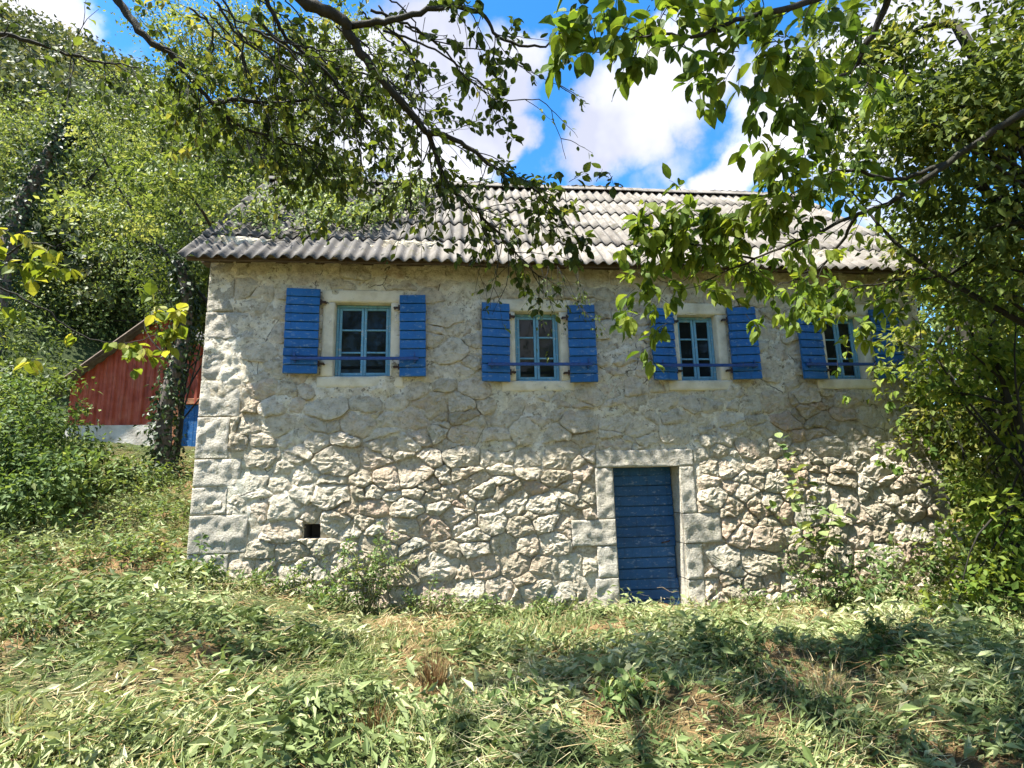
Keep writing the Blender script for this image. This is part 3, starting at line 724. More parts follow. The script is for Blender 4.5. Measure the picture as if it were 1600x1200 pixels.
for i in range(13):                               # rafters with their tails under the eave
    xr = .08+i*.775; mb = MB()
    def rp(s_, h_): return (EY+s_*math.cos(ang)-h_*math.sin(ang), EZ+s_*math.sin(ang)+h_*math.cos(ang))
    (ya, za), (yb, zb), (yc, zc), (yd, zd) = rp(.10, -.01), rp(sl, -.01), rp(sl, -.12), rp(.10, -.11)
    V = [(xr+q, y_, z_) for q in (0, .08) for y_, z_ in ((ya, za), (yb, zb), (yc, zc), (yd, zd))]
    mb.add(V, [(0, 1, 2, 3), (7, 6, 5, 4), (0, 4, 5, 1), (1, 5, 6, 2), (2, 6, 7, 3), (3, 7, 4, 0)])
    mb.build('rafter', 'wood', roof)
mb = MB(); mb.box((-.12, -.02, 4.40), (9.72, .16, 4.53)); mb.build('wall_plate', 'wood', roof)
for yy, zz in ((-.27, 4.34), (.2, 4.80), (1.0, 5.54), (1.8, 6.28)):
    mb = MB(); mb.box((-.17, yy-.03, zz-.015), (9.78, yy+.03, zz+.02)); mb.build('purlin', 'wood', roof)

# ---- windows
def bar_mesh(mb, x0, x1, z0, z1, y0, y1): mb.box((x0, y0, z0), (x1, y1, z1), .4, .006)
for wi, (x0, x1, z0, z1) in enumerate(WIN):
    sr = hobj(obj('window_surround', block_mesh(x0-.17, x1+.16, z1, z1+.165, -.020, .16, 200+wi, .006, mat='surround', name='lintel')))
    for nm, a, b, c, d in SURR[wi*4+1:wi*4+4]:
        obj(nm, block_mesh(a, b, c, d, -.022 if nm == 'sill' else -.017, .158 if nm == 'jamb' else .157, 210+wi*4+len(nm), .006, mat='surround', name=nm), sr)
    fr = MB(); y0, y1 = .10, .155; fw = .035
    fr.box((x0+.002, y0, z0+.002), (x0+fw, y1, z1-.002), .4, .006); fr.box((x1-fw, y0, z0+.002), (x1-.002, y1, z1-.002), .4, .006)
    fr.box((x0+fw, y0+.002, z1-fw), (x1-fw, y1, z1-.002), .4, .006); fr.box((x0+fw, y0+.002, z0+.002), (x1-fw, y1, z0+fw), .4, .006)
    w = hobj(fr.build('window', 'teal'))
    xm = (x0+x1)/2
    for s_, (a, b) in enumerate(((x0+fw+.002, xm-.002), (xm+.002, x1-fw-.002))):
        cs = MB(); ya, yb = .112-.006*s_, .150; cw = .034; za, zb = z0+fw+.002, z1-fw-.002
        cs.box((a, ya, za), (a+cw, yb, zb), .5, .005); cs.box((b-cw, ya, za), (b, yb, zb), .5, .005)
        cs.box((a+cw, ya+.002, zb-cw), (b-cw, yb, zb), .5, .005); cs.box((a+cw, ya+.002, za), (b-cw, yb, za+cw), .5, .005)
        for q in (1, 2):
            zz = za+(zb-za)*q/3; cs.box((a+cw, ya+.004, zz-.011), (b-cw, yb-.004, zz+.011), .5, .004)
        cs.build('casement', 'teal', w)
        for q in range(3):
            pz0 = za+(zb-za)*q/3; pz1 = za+(zb-za)*(q+1)/3
            pn = MB(); pn.box((a+.015, .130, pz0+.006), (b-.015, .134, pz1-.006))
            o = pn.build('pane', 'glass', w); 
# ---- shutters: x range at the wall side, lower/upper z, hinge side
SH = [(.965, 1.365, 2.955, 4.05, 'R', 9), (2.36, 2.685, 2.915, 3.985, 'L', 4), (3.385, 3.745, 2.845, 3.885, 'R', 13), (4.52, 4.875, 2.835, 3.875, 'L', 10),
      (5.62, 5.95, 2.86, 3.84, 'R', 14), (6.72, 7.09, 2.865, 3.865, 'L', 16), (7.69, 8.05, 2.87, 3.84, 'R', 14), (8.80, 9.18, 2.87, 3.86, 'L', 12)]
rr = random.Random(3)
board_cache = {}
for si, (x0, x1, z0, z1, hs, deg) in enumerate(SH):
    w_ = x1-x0; hx = x1 if hs == 'R' else x0; sg = -1 if hs == 'R' else 1
    sh = empty('shutter', (0, 0, 0)); sh.parent = house
    sh.location = tuple(Vector((hx, -.075, z0))-Vector(house.location)); sh.rotation_euler = (0, rr.uniform(-.008, .008), -sg*rad(deg)*.55)
    nb = 9 if si != 0 else 10; bh = (z1-z0)/nb
    for q in range(nb):
        mb = MB(); xa, xb = (0, sg*w_); xa, xb = min(xa, xb), max(xa, xb); j = rr.uniform(-.004, .004)
        # a board with a sloping weathered face: upper edge set back, lower edge proud
        zb0, zb1 = q*bh+.004, (q+1)*bh-.005
        yb_ = .022; V = [(xa+j, -.016, zb0), (xb+j, -.016, zb0), (xb+j, -.018, zb0+.012), (xa+j, -.018, zb0+.012), (xa+j, -.006, zb1), (xb+j, -.006, zb1), (xa+j, yb_, zb0), (xb+j, yb_, zb0), (xa+j, yb_, zb1), (xb+j, yb_, zb1)]
        mb.add(V, [(0, 1, 2, 3), (3, 2, 5, 4), (4, 5, 9, 8), (6, 7, 1, 0), (8, 9, 7, 6)], [], rr.random())
        mb.add([V[0], V[3], V[4], V[8], V[6], V[1], V[2], V[5], V[9], V[7]], [(0, 1, 3, 4), (6, 5, 9, 8)], [(1, 2, 3), (7, 6, 8)], .5)
        mb.build('board', 'blue', sh)
    mb = MB(); ins = sg*.012
    for xx in (sg*.05, sg*(w_-.05)): mb.box((xx-.035, .0225, .02), (xx+.035, .045, z1-z0-.02), .3, .004)
    mb.build('back_frame', 'blue', sh)
    for zz in (.13, z1-z0-.17):
        mb = MB(); mb.box((min(-sg*.075, sg*.02), .0, zz-.014), (max(-sg*.075, sg*.02), .012, zz+.014), .3); mb.tube([(-sg*.012, .006, zz-.035), (-sg*.012, .006, zz+.035)], .011, 8)
        mb.tube([(-sg*.07, -.005, zz), (-sg*.07, .09, zz)], .012, 6); mb.build('hinge', 'iron', sh)
BARS = [(1.06, 2.60, 3.135, -.140), (3.46, 4.80, 3.06, -.150), (5.68, 7.03, 3.045, -.150), (7.72, 9.10, 3.06, -.150)]
for (a, b, zc, yy) in BARS:
    mb = MB(); mb.box((a, yy-.014, zc-.020), (b, yy+.008, zc+.020), .5, .004)
    for xx in (a+.05, b-.05): mb.box((xx-.012, yy+.009, zc-.045), (xx+.012, yy+.06, zc+.012), .5); mb.box((xx-.009, yy-.03, zc+.021), (xx+.009, yy-.012, zc+.07), .5)
    hobj(mb.build('shutter_bar', 'blue_iron'))

# ---- door: horizontal planks, warped along the lower right edge
door = empty('door', (0, 0, 0)); door.parent = house; door.location = tuple(Vector((DOOR[0], .28, 0))-Vector(house.location))
door['label'] = 'low blue door of horizontal planks'
npk = 14; dz = (DOOR[3]+.02+.05)/npk; rr = random.Random(11)
for q in range(npk):
    za, zb = -.05+q*dz+.004, -.05+(q+1)*dz-.004; xb = DOOR[1]-DOOR[0]-.012-(.03 if q in (3, 4, 5) else 0)-rr.uniform(0, .008)
    mb = MB(); tl_ = rr.uniform(-.006, .006)
    V = [(.006, -.015, za), (xb, -.015, za+tl_), (.006, -.022, za+.012), (xb, -.022, za+.012+tl_), (.006, -.012, zb), (xb, -.012, zb+tl_), (.006, .02, za), (xb, .02, za+tl_), (.006, .02, zb), (xb, .02, zb+tl_)]
    mb.add(V, [(0, 1, 3, 2), (2, 3, 5, 4), (4, 5, 9, 8), (6, 7, 1, 0), (8, 9, 7, 6)], [], rr.random()*.8)
    mb.add(V, [(1, 7, 9, 3), (0, 2, 8, 6)], [(3, 9, 5), (2, 4, 8)], .5)
    mb.build('plank', 'blue_door', door)
mb = MB(); mb.box((.02, .021, -.05), (.12, .05, 1.74), .2); mb.box((.70, .021, -.05), (.82, .05, 1.74), .2); mb.box((-.01, .052, -.06), (.89, .07, 1.76), .1); mb.build('ledge_frame', 'blue_door', door)
mb = MB(); mb.tube([(.68, -.020, .78), (.68, -.06, .79), (.76, -.06, .80), (.78, -.025, .81)], .008, 6); mb.build('latch', 'iron', door)

# ------------------------------------------------------------------ the red shed
SY = 7.0
shed = empty('red_shed', (-4.1, SY, 2.1), 'small red corrugated shed with limewashed base, behind the ivy-clad tree', 'shed')
sh_off = -np.array(shed.location)
def sobj(o): o.parent = shed; o.location = tuple(sh_off); return o
AX, AZ, EXL, EZL = -4.05, 5.95, -6.15, 4.15
def rline(x): return AZ-abs(x-AX)*(AZ-EZL)/(AX-EXL)
mb = MB(); mb.box((-6.05, SY-.06, 1.2), (-3.80, SY+.25, 3.16)); sobj(mb.build('base_wall', 'limewash'))
mb = MB(); mb.box((-6.0, SY+.26, 1.2), (-5.8, SY+4, 4.1)); mb.box((-2.2, SY+.26, 1.2), (-2.0, SY+4, 4.1)); mb.box((-6.0, SY+3.8, 1.2), (-2.0, SY+4.0, 4.1)); sobj(mb.build('shed_walls', 'limewash'))
x = EXL+.10; row = 0
cols = np.linspace(EXL+.08, -1.95, 6)
for ci in range(5):
    for (zl, zh) in ((3.14, 4.36), (4.33, 9.0)):
        xs = np.arange(cols[ci], cols[ci+1]+.03, .0263); V = []; 
        yo = -.012 if zl > 4 else 0
        for x_ in xs:
            d_ = .022*math.tanh(2.2*math.sin(2*math.pi*x_/.21)); zt = min(zh, rline(x_)-.05); zbm = 3.66 if (x_ > -3.80 and zl < 4) else zl
            V += [(x_, SY+d_+yo-.01*(ci % 2), min(zbm, zt)), (x_, SY+d_+yo-.01*(ci % 2), zt)]
        V = np.array(V); n_ = len(xs)
        if (V[1::2, 2]-V[0::2, 2]).max() < .03: continue
        V2 = V+np.array([0, .004, 0]); q = np.arange(n_-1)*2
        Q = np.stack([q, q+2, q+3, q+1], -1)
        mb = MB(); mb.add(V, Q, tint=rr.random()); mb.add(V2, Q[:, ::-1], tint=.5); sobj(mb.build('wall_sheet', 'red'))
mb = MB(); rb = random.Random(4)
for j in range(14):
    for i in range(3):
        xa = -3.79+i*.1-(.05 if j % 2 else 0); xa = max(-3.79, xa)
        bk = MB(); bk.box((xa, SY-.02-rb.uniform(0, .006), 2.0+j*.118), (min(-3.51, xa+.093), SY+.1, 2.0+j*.118+.107), .5, .004); sobj(bk.build('brick', 'terracotta'))
bk = MB(); bk.box((-3.79, SY-.03, 3.655), (-2.0, SY+.12, 3.80), .5, .01); sobj(bk.build('door_lintel', 'terracotta'))
for i in range(7):
    bk = MB(); bk.box((-3.500+i*.138, SY+.04, 1.9), (-3.367+i*.138, SY+.07, 3.65), rb.random(), .004); sobj(bk.build('door_plank', 'blue'))
bk = MB(); bk.box((-2.525, SY, 1.3), (-2.0, SY+.2, 3.65)); sobj(bk.build('door_pier', 'limewash'))
for sgn in (-1, 1):
    V = []
    for y_ in (SY-.28, SY+4.2):
        for (x_, z_) in ((AX, AZ+.06), (AX+sgn*2.35, AZ+.06-2.35*(AZ-EZL)/(AX-EXL)), (AX+sgn*2.35, AZ-.06-2.35*(AZ-EZL)/(AX-EXL)), (AX, AZ-.06)): V.append((x_, y_, z_))
    mb = MB(); mb.add(V, [(0, 1, 2, 3), (7, 6, 5, 4), (0, 4, 5, 1), (1, 5, 6, 2), (2, 6, 7, 3)]); sobj(mb.build('roof_slope', 'slate'))
mb = MB(); mb.tube([(AX, SY-.3, AZ-.02), (EXL-.25, SY-.3, rline(EXL-.25)-.02)], .05, 4); sobj(mb.build('verge_board', 'wood'))

# ------------------------------------------------------------------ vegetation builders
def crown(blobs, clumps, per, cr, L, jitter=.5, tint=(.25, .75), shell=.5, flat=.8):
    """leaves gathered in clumps spread through ellipsoids"""
    out = []
    vol = np.array([np.prod(b[1])**.667 for b in blobs]); share = vol/vol.sum()
    for (c, r), sh_ in zip(blobs, share):
        n = max(3, int(clumps*sh_)); d = rnd3(n); rr_ = (shell**3+(1-shell**3)*RNG.random(n))**(1/3)
        lump = 1+.22*np.array([noise.noise(tuple(q*2.1+np.array(c)*.3)) for q in d])*2
        cc = np.array(c)+d*np.array(r)*(rr_*lump)[:, None]
        k_ = RNG.poisson(per, n).clip(1); idx = np.repeat(np.arange(n), k_); m_ = len(idx)
        sz = cr*RNG.uniform(.6, 1.4, n)
        off = RNG.normal(size=(m_, 3))*sz[idx][:, None]*np.array([1, 1, flat*.7])
        p = cc[idx]+off
        outw = unit(p-np.array(c)); 
        ax = unit(outw*.5+rnd3(m_)*.75+np.array([0, 0, -.35])); nr = unit(np.array([0, 0, .8])+outw*.45+rnd3(m_)*.55)
        ti = np.clip(RNG.uniform(*tint, n)[idx]+RNG.normal(size=m_)*.13, 0, 1)
        l_ = L*RNG.uniform(.6, 1.3, m_)
        out.append(dict(pos=p, ax=ax, nr=nr, L=l_, W=l_*RNG.uniform(.5, .75, m_), ti=ti, cc=cc[idx]))
    centers = [np.unique(o_['cc'], axis=0) for o_ in out]
    for o_ in out: o_.pop('cc')
    return cat(*out), np.concatenate(centers)
def tree(name, label, base, top, tr, blobs, clumps, per, cr, L, leafmat, catg='tree', group=None, barkmat='bark', limbs=26, lean=None, **kw):
    base = np.array(base, float); t = empty(name, base, label, catg, group)
    lv, cen = crown(blobs, clumps, per, cr, L, **kw)
    mb = MB(); top = np.array(top, float)
    midp = (base+top)/2+RNG.normal(size=3)*np.array([.12, .12, 0])
    tp = smooth_path([base-np.array([0, 0, .25]), base+(midp-base)*.5+RNG.normal(size=3)*.05, midp, top], 6)
    mb.tube(tp-base, np.linspace(tr*1.15, tr*.35, len(tp)), 9)
    mb.build('trunk', barkmat, t, True)
    lm = MB(); sel = cen[RNG.permutation(len(cen))[:limbs]]
    for c_ in sel:
        i = int(np.clip((.35+.65*RNG.random())*len(tp), 1, len(tp)-1)); s_ = tp[i]
        mdl = s_*.45+c_*.55+np.array([0, 0, .12*np.linalg.norm(c_-s_)])+RNG.normal(size=3)*.1*np.linalg.norm(c_-s_)
        pp = smooth_path([s_, mdl, c_], 4); lm.tube(pp-base, np.linspace(tr*.28, tr*.05, len(pp)), 5, cap=False)
    lm.build('limbs', barkmat, t, True)
    foliage(t, lv, leafmat, 0, rest='crown')
    return t
def gz(x, y): return float(ground_zs(np.array([x]), np.array([y]))[0])
def gpt(px, py, Y):
    p = at(px, py, Y); return (p[0], p[1], gz(p[0], p[1]))

# ------------------------------------------------------------------ hillside wood and cliff (far left)
hp, hn, ht_, hl, ha = [], [], [], [], []
rh = np.random.default_rng(44); cnt = 0
for _ in range(9000):
    x_ = rh.uniform(-75, 12); y_ = rh.uniform(10, 85)
    h = .6*y_-.8*x_-11.0
    if h < 2.0 or h > 62: continue
    dd = math.hypot(x_-CAM[0], y_-CAM[1])
    if rh.random() > min(1, 26/dd): continue
    b = np.array([x_, y_, gz(x_, y_)]); pxx, pyy, zz = proj(b)
    if not (-250 < pxx < 1000): continue
    hgt = rh.uniform(2.2, 5.0); r_ = hgt*rh.uniform(.38, .55)
    n = int(200*min(1.3, 24/dd)+60); d = unit(rh.normal(size=(n, 3))); d[:, 2] = np.abs(d[:, 2])*.9-.15
    p = b+np.array([0, 0, hgt*.45])+d*np.array([r_, r_, hgt*.6])*rh.uniform(.55, 1.08, (n, 1))
    hp.append(p); hn.append(unit(d+unit(rh.normal(size=(n, 3)))*.6+np.array([0, 0, .3]))); ha.append(unit(unit(rh.normal(size=(n, 3)))+np.array([0, 0, -.3])))
    ht_.append(np.clip(rh.uniform(.05, .95)+rh.normal(size=n)*.13, 0, 1)); hl.append(rh.uniform(.16, .34, n)*(.7+dd/70)); cnt += 1
    if cnt > 560: break
hl = np.concatenate(hl)
wood = obj('hillside_wood', leaf_mesh('hillside_wood', np.concatenate(hp), np.concatenate(ha), np.concatenate(hn), hl, hl*.8, np.concatenate(ht_), 'leaf_hill'))
tag(wood, 'dense green scrub wood covering the steep hillside', 'wood', kind='stuff')
# limestone crags
def crag(name, label, c, r, seed):
    nU, nV_ = 40, 24; V = []
    for j in range(nV_+1):
        ph = math.pi*j/nV_
        for i in range(nU):
            th = 2*math.pi*i/nU; d = np.array([math.sin(ph)*math.cos(th), math.sin(ph)*math.sin(th), math.cos(ph)])
            s_ = 1+.30*fbm(d[0]*1.3+seed, d[1]*1.3+d[2]*2.4, 1.4, seed, 4)
            V.append(d*np.array(r)*s_)
    Q = [(j*nU+i, (j+1)*nU+i, (j+1)*nU+(i+1) % nU, j*nU+(i+1) % nU) for j in range(nV_) for i in range(nU)]
    o = obj(name, mesh_np(name, np.array(V), [np.array(Q)], 'cliff', .5), None, c); tag(o, label, 'cliff')
for (px, py, t_, r, lb) in (((5, 215, 46, (3.2, 3, 7.0), 'tall grey limestone crag at the top left edge of the hillside')), ((120, 175, 52, (3.5, 3, 2.6), 'low grey limestone outcrop high on the wooded hillside'))):
    c_ = dep(px, py, t_); crag('crag', lb, (c_[0], c_[1], c_[2]-1), r, px*.1)

# ------------------------------------------------------------------ trees behind and beside the house
def W_(px, py, Y): return at(px, py, Y)
b_ = lambda px, py, Y, r: (W_(px, py, Y), r)
tree('leafy_tree', 'tall bright green tree rising behind the left end of the roof', (-.9, 4.6, gz(-.9, 4.6)), W_(420, 170, 4.6), .17,
     [b_(430, 130, 4.5, (1.7, 1.3, 1.5)), b_(330, 230, 4.3, (1.5, 1.3, 1.2)), b_(510, 220, 4.2, (1.1, 1.1, 1.0)), b_(240, 180, 4.8, (1.4, 1.2, 1.6)), b_(400, 330, 2.6, (1.1, .8, .55)), b_(560, 110, 5.0, (1.1, 1.2, 1.2)), b_(330, 60, 5.2, (1.4, 1.4, 1.0)), b_(310, 330, 3.4, (.8, .8, .9)), b_(255, 285, .2, (.55, .5, .5)), b_(205, 345, .5, (.5, .5, .45)), b_(320, 225, .3, (.5, .5, .4))],
     240, 160, .21, .078, 'leaf_mid', tint=(.1, .95), shell=.35, group='trees around the left end of the house')
tree('leafy_tree', 'broad tree behind the red shed, its dense crown touching the shed roof', (-5.2, 12.2, gz(-5.2, 12.2)), W_(150, 330, 12), .2,
     [b_(120, 380, 12, (2.6, 1.6, 2.2)), b_(230, 400, 11.5, (2.0, 1.4, 1.7)), b_(40, 470, 11.5, (2.2, 1.6, 1.8)), b_(270, 300, 12, (1.8, 1.5, 1.5)), b_(150, 500, 12, (2.4, 1.3, 1.2))],
     300, 90, .34, .12, 'leaf_mid', tint=(.1, .9), group='trees around the left end of the house')
tree('leafy_tree', 'pale green hillside tree left of the roof, high at the picture edge', (-11.5, 13.5, gz(-11.5, 13.5)), W_(60, 250, 13), .2,
     [b_(60, 300, 13, (2.2, 1.6, 1.8)), b_(150, 230, 14, (2.0, 1.6, 1.5)), b_(0, 230, 13.5, (2.2, 1.8, 1.7))],
     210, 80, .36, .13, 'leaf_mid', group='trees around the left end of the house', tint=(.4, .9))
# ivy-clad leaning trunk at the far left
def ivy_trunk(name, label, path, r0, r1, n, spread, L):
    path = smooth_path(path, 8); t = empty(name, path[0], label, 'tree', 'ivy-clad trunks'); mb = MB()
    mb.tube(path-path[0], np.linspace(r0, r1, len(path)), 9); mb.build('trunk', 'bark_pale', t, True)
    i = RNG.integers(0, len(path), n); d = rnd3(n); rr_ = np.linspace(r0, r1, len(path))[i]
    p = path[i]+d*(rr_+np.abs(RNG.normal(size=n))*spread)[:, None]+RNG.normal(size=(n, 3))*.05
    foliage(t, dict(pos=p, ax=unit(d*.4+rnd3(n)*.5+np.array([0, 0, -.6])), nr=unit(d+rnd3(n)*.4+np.array([0, 0, .3])), L=L*RNG.uniform(.6, 1.3, n), W=L*RNG.uniform(.6, 1.1, n), ti=RNG.random(n)), 'leaf_ivy', 0, rest='ivy')
    return t
p0 = W_(-40, 700, 8.5); p0[2] = gz(p0[0], 8.5)
ivy_trunk('ivy_clad_tree', 'dark leaning trunk smothered in ivy at the far left', [p0, W_(5, 420, 8.5), W_(40, 310, 8.5), W_(95, 215, 8.6), W_(125, 205, 8.8)], .26, .10, 3600, .24, .13)
p0 = W_(258, 752, 4.6); p0[2] = gz(p0[0], 4.6)
ivy_trunk('ivy_clad_tree', 'ivy-clad tree trunk standing in front of the red shed', [p0, W_(255, 690, 4.6), W_(262, 620, 4.6), W_(285, 540, 4.6), W_(292, 470, 4.5), W_(280, 410, 4.5)], .17, .09, 1900, .10, .10)
tree('leafy_tree', 'small dark leafed tree between the shed and the house corner', gpt(272, 720, 5.6), W_(300, 480, 5.6), .07,
     [b_(318, 470, 5.4, (.5, .6, .8)), b_(280, 500, 5.2, (.7, .6, .6)), b_(330, 400, 4.8, (.6, .6, .5)), b_(270, 440, 5.5, (.7, .6, .6))], 90, 46, .16, .09, 'leaf_small', group='trees around the left end of the house')
# shrubs on the bank at the left
SHR = [((35, 640, 3.0), (.72, .7, .75), 90, 'mid green shrub on the left bank, partly covering the red shed'),
       ((40, 770, 1.6), (.95, .8, .75), 110, 'lowest leafy shrub at the left edge beside the mown yard'),
       ((-30, 560, 3.6), (1.3, .9, 1.1), 120, 'tall dark shrub at the left picture edge below the ivy trunk'),
       ((118, 715, 3.2), (.40, .4, .36), 40, 'small shrub in front of the limewashed shed base'),
       ((10, 690, 1.9), (.8, .7, .8), 80, 'shrub of pale leaves at the left edge, middle of the bank'),
       ((215, 742, 3.9), (.5, .4, .16), 30, 'low bramble clump at the foot of the shed wall')]
for (px, py, Y), r, nc, lb in SHR:
    c_ = W_(px, py, Y); bz = gz(c_[0], Y)
    tree('shrub', lb, (c_[0], Y, bz), (c_[0], Y, max(c_[2], bz+.3)), .04, [(c_, r), ((c_[0]+.1, Y-.1, bz+r[2]*.5), (r[0]*.95, r[1], r[2]*.7))], nc, 46, .15, .095, 'leaf_weed' if 'pale' in lb or 'lowest' in lb else 'leaf_mid', 'shrub', 'shrubs on the left bank', limbs=20)

# ------------------------------------------------------------------ right-hand thicket
c_ = dep(1620, 700, 6.0)
tree('thicket_tree', 'dense dark leafed tree at the right edge hiding the end of the house', (8.9, -1.3, gz(8.9, -1.3)), (9.0, -1.2, 4.2), .11,
     [(dep(1560, 560, 6.6), (1.0, .9, 1.2)), (dep(1520, 650, 6.9), (.7, .7, .65)), (dep(1590, 760, 6.4), (.8, .8, .9)), (dep(1570, 380, 6.8), (1.0, .9, .9)), (dep(1650, 900, 6.0), (.9, .7, .6)), (dep(1440, 600, 7.1), (.35, .3, .3)), (dep(1575, 800, 6.3), (.5, .5, .6)), (dep(1590, 900, 5.9), (.6, .5, .5)), (dep(1560, 680, 5.9), (.6, .5, .6))],
     330, 62, .15, .085, 'leaf_small', tint=(.35, .95), group='thicket at the right edge')
tree('thicket_tree', 'tree of small glossy leaves filling the top right corner', (8.2, -3.4, gz(8.2, -3.4)), (7.6, -3.0, 5.6), .12,
     [(dep(1480, 180, 4.2), (.5, .4, .5)), (dep(1480, 120, 4.6), (.95, .8, .75)), (dep(1580, 260, 4.4), (.8, .8, .8)), (dep(1400, 230, 5.0), (.65, .6, .55)), (dep(1500, 330, 4.8), (.6, .6, .45)), (dep(1620, 60, 4.5), (.9, .9, .8)), (dep(1370, 60, 5.2), (.7, .7, .5)), (dep(1590, 440, 4.6), (.5, .5, .45))],
     230, 66, .13, .075, 'leaf_small', group='thicket at the right edge', tint=(.3, .85))
tree('thicket_tree', 'bright green sapling tree in front of the wall end at the right edge', (8.5, -2.3, gz(8.5, -2.3)), dep(1540, 520, 5.4), .05,
     [(dep(1500, 560, 5.5), (.42, .4, .40)), (dep(1570, 650, 5.3), (.45, .4, .45)), (dep(1540, 450, 5.5), (.45, .4, .35)), (dep(1585, 800, 5.2), (.40, .4, .45)), (dep(1560, 930, 5.2), (.5, .4, .35)), (dep(1600, 520, 5.2), (.4, .4, .5))],
     100, 34, .12, .085, 'leaf_walnut', group='thicket at the right edge', tint=(.35, 1.0))
tree('leafy_tree', 'distant tree beyond the right end of the roof', (15.5, 6.5, gz(15.5, 6.5)), (15.5, 6.5, 6.4), .16,
     [((14.6, 6.5, 6.6), (2.2, 1.8, 1.9)), ((16.5, 6.5, 6.0), (2.4, 2, 2.6)), ((15.5, 6, 4), (2.5, 2, 2))], 170, 50, .32, .17, 'leaf_mid', group='trees beyond the right end')

for (x_, y_, lb) in ((0.0, -14.0, 'tall tree behind the viewer, mirrored in the left panes'), (7.5, -14.0, 'tall tree behind the viewer, mirrored in the right panes'), (14.5, -9.0, 'tree beyond the right edge of the yard')):
    tree('leafy_tree', lb, (x_, y_, gz(x_, y_)), (x_, y_, 6.0), .2, [((x_, y_, 5.5), (2.4, 1.8, 2.6)), ((x_+1.0, y_, 3.4), (1.8, 1.5, 1.6)), ((x_-1.2, y_, 3.6), (1.6, 1.5, 1.6))], 90, 40, .4, .22, 'leaf_mid', group='trees behind the viewer')
tree('shrub', 'green bushes closing the gap beyond the right end of the house', (11.6, .6, gz(11.6, .6)), (11.6, .6, 2.6), .08, [((11.0, .6, 2.2), (1.1, 1.0, 1.5)), ((12.4, .0, 2.0), (1.4, 1.2, 1.8)), ((12.0, 1.5, 3.6), (1.4, 1.2, 1.4)), ((10.6, -.2, .9), (.8, .8, .8))], 190, 50, .2, .11, 'leaf_mid', 'shrub', 'thicket at the right edge')
# ------------------------------------------------------------------ foreground branches
class Branches:
    def __init__(s, thing): s.t = thing; s.off = np.array(thing.location); s.mb = MB(); s.lv = []; s.tw = MB()
    def limb(s, pts, r0, r1, sides=8):
        P = smooth_path(pts, 6); w_ = RNG.normal(size=P.shape)*.006; w_[0] = 0; P = P+w_
        s.mb.tube(P-s.off, np.linspace(r0, r1, len(P)), sides); return P
    def twig(s, start, d, length, r=.004, leaves=7, L=.085, wr=.5, droop=.25, tint=(.2, .8), curl=.25, forks=0):
        n = 7; P = [np.array(start, float)]; d = unit(np.array(d, float))
        for i in range(n):
            d = unit(d+RNG.normal(size=3)*curl*.5+np.array([0, 0, -droop/n])); P.append(P[-1]+d*length/n)
        P = np.array(P); s.tw.tube(P-s.off, np.linspace(r, r*.35, len(P)), 4, cap=False)
        if leaves:
            f_ = np.clip(RNG.beta(2.2, 1.1, leaves), .12, 1)*n; i0 = np.minimum(f_.astype(int), n-1); u = (f_-i0)[:, None]
            p = P[i0]*(1-u)+P[i0+1]*u; tv = unit(P[i0+1]-P[i0])
            sd = unit(np.cross(tv, rnd3(leaves))); ax = unit(tv*.55+sd*.8+np.array([0, 0, -.45]))
            nr = unit(np.array([0, 0, 1.0])+rnd3(leaves)*.65)
            l_ = L*RNG.uniform(.65, 1.25, leaves)
            s.lv.append(dict(pos=p+ax*.012, ax=ax, nr=nr, L=l_, W=l_*wr*RNG.uniform(.85, 1.15, leaves), ti=np.clip(RNG.uniform(*tint)+RNG.normal(size=leaves)*.15, 0, 1)))
        for q in range(forks):
            i = RNG.integers(2, n); s.twig(P[i], unit(unit(P[i]-P[i-1])+rnd3(1)[0]*.8), length*.55, r*.6, leaves//2+1, L, wr, droop, tint, curl)
        return P
    def sprout(s, P, n, a=.2, b=1.0, length=(.2, .45), bias=(0, 0, 0), **kw):
        for _ in range(n):
            i = int(np.clip(RNG.uniform(a, b)*(len(P)-1), 1, len(P)-1)); tv = unit(P[i]-P[i-1])
            s.twig(P[i], unit(tv*.6+rnd3(1)[0]*.8+np.array(bias)), RNG.uniform(*length), **kw)
    def finish(s, bark, leafmat, parts=300, tpl=LEAF_LO):
        s.mb.build('limbs', bark, s.t, True)
        if s.tw.n: tag(s.tw.build('twigs', bark, s.t, True), kind='stuff')
        foliage(s.t, cat(*s.lv), leafmat, parts, tpl)

# --- tree A: stands left of the camera, its boughs hang across the top left
base = np.array([-1.2, -7.6, gz(-1.2, -7.6)])
tA = empty('overhanging_tree', base, 'tree with dark bare boughs reaching in from the top left', 'tree')
A = Branches(tA)
fork = np.array([-.7, -7.0, 4.2])
A.limb([base-np.array([0, 0, .3]), base+np.array([.1, .1, 1.6]), base+np.array([.3, .4, 3.2]), fork], .24, .15, 10)
pa = A.limb([fork, np.array([.3, -5.6, 5.3]), dep(120, -110, 3.6), dep(185, 0, 3.7), dep(225, 55, 3.7), dep(268, 85, 3.75), dep(296, 120, 3.8), dep(335, 162, 3.85), dep(375, 198, 3.9), dep(450, 222, 4.0), dep(520, 250, 4.1)], .037, .004)
pa2 = A.limb([dep(335, 162, 3.85), dep(365, 155, 3.85), dep(420, 160, 3.9), dep(500, 152, 3.95), dep(590, 150, 4.0)], .020, .004, 6)
pb = A.limb([fork, np.array([.9, -5.6, 5.6]), dep(380, -120, 3.2), dep(470, -5, 3.3), dep(532, 28, 3.35), dep(548, 58, 3.4), dep(600, 128, 3.5), dep(655, 190, 3.6), dep(672, 215, 3.65), dep(700, 290, 3.8), dep(745, 330, 3.9), dep(795, 385, 4.0), dep(850, 440, 4.1)], .048, .004)
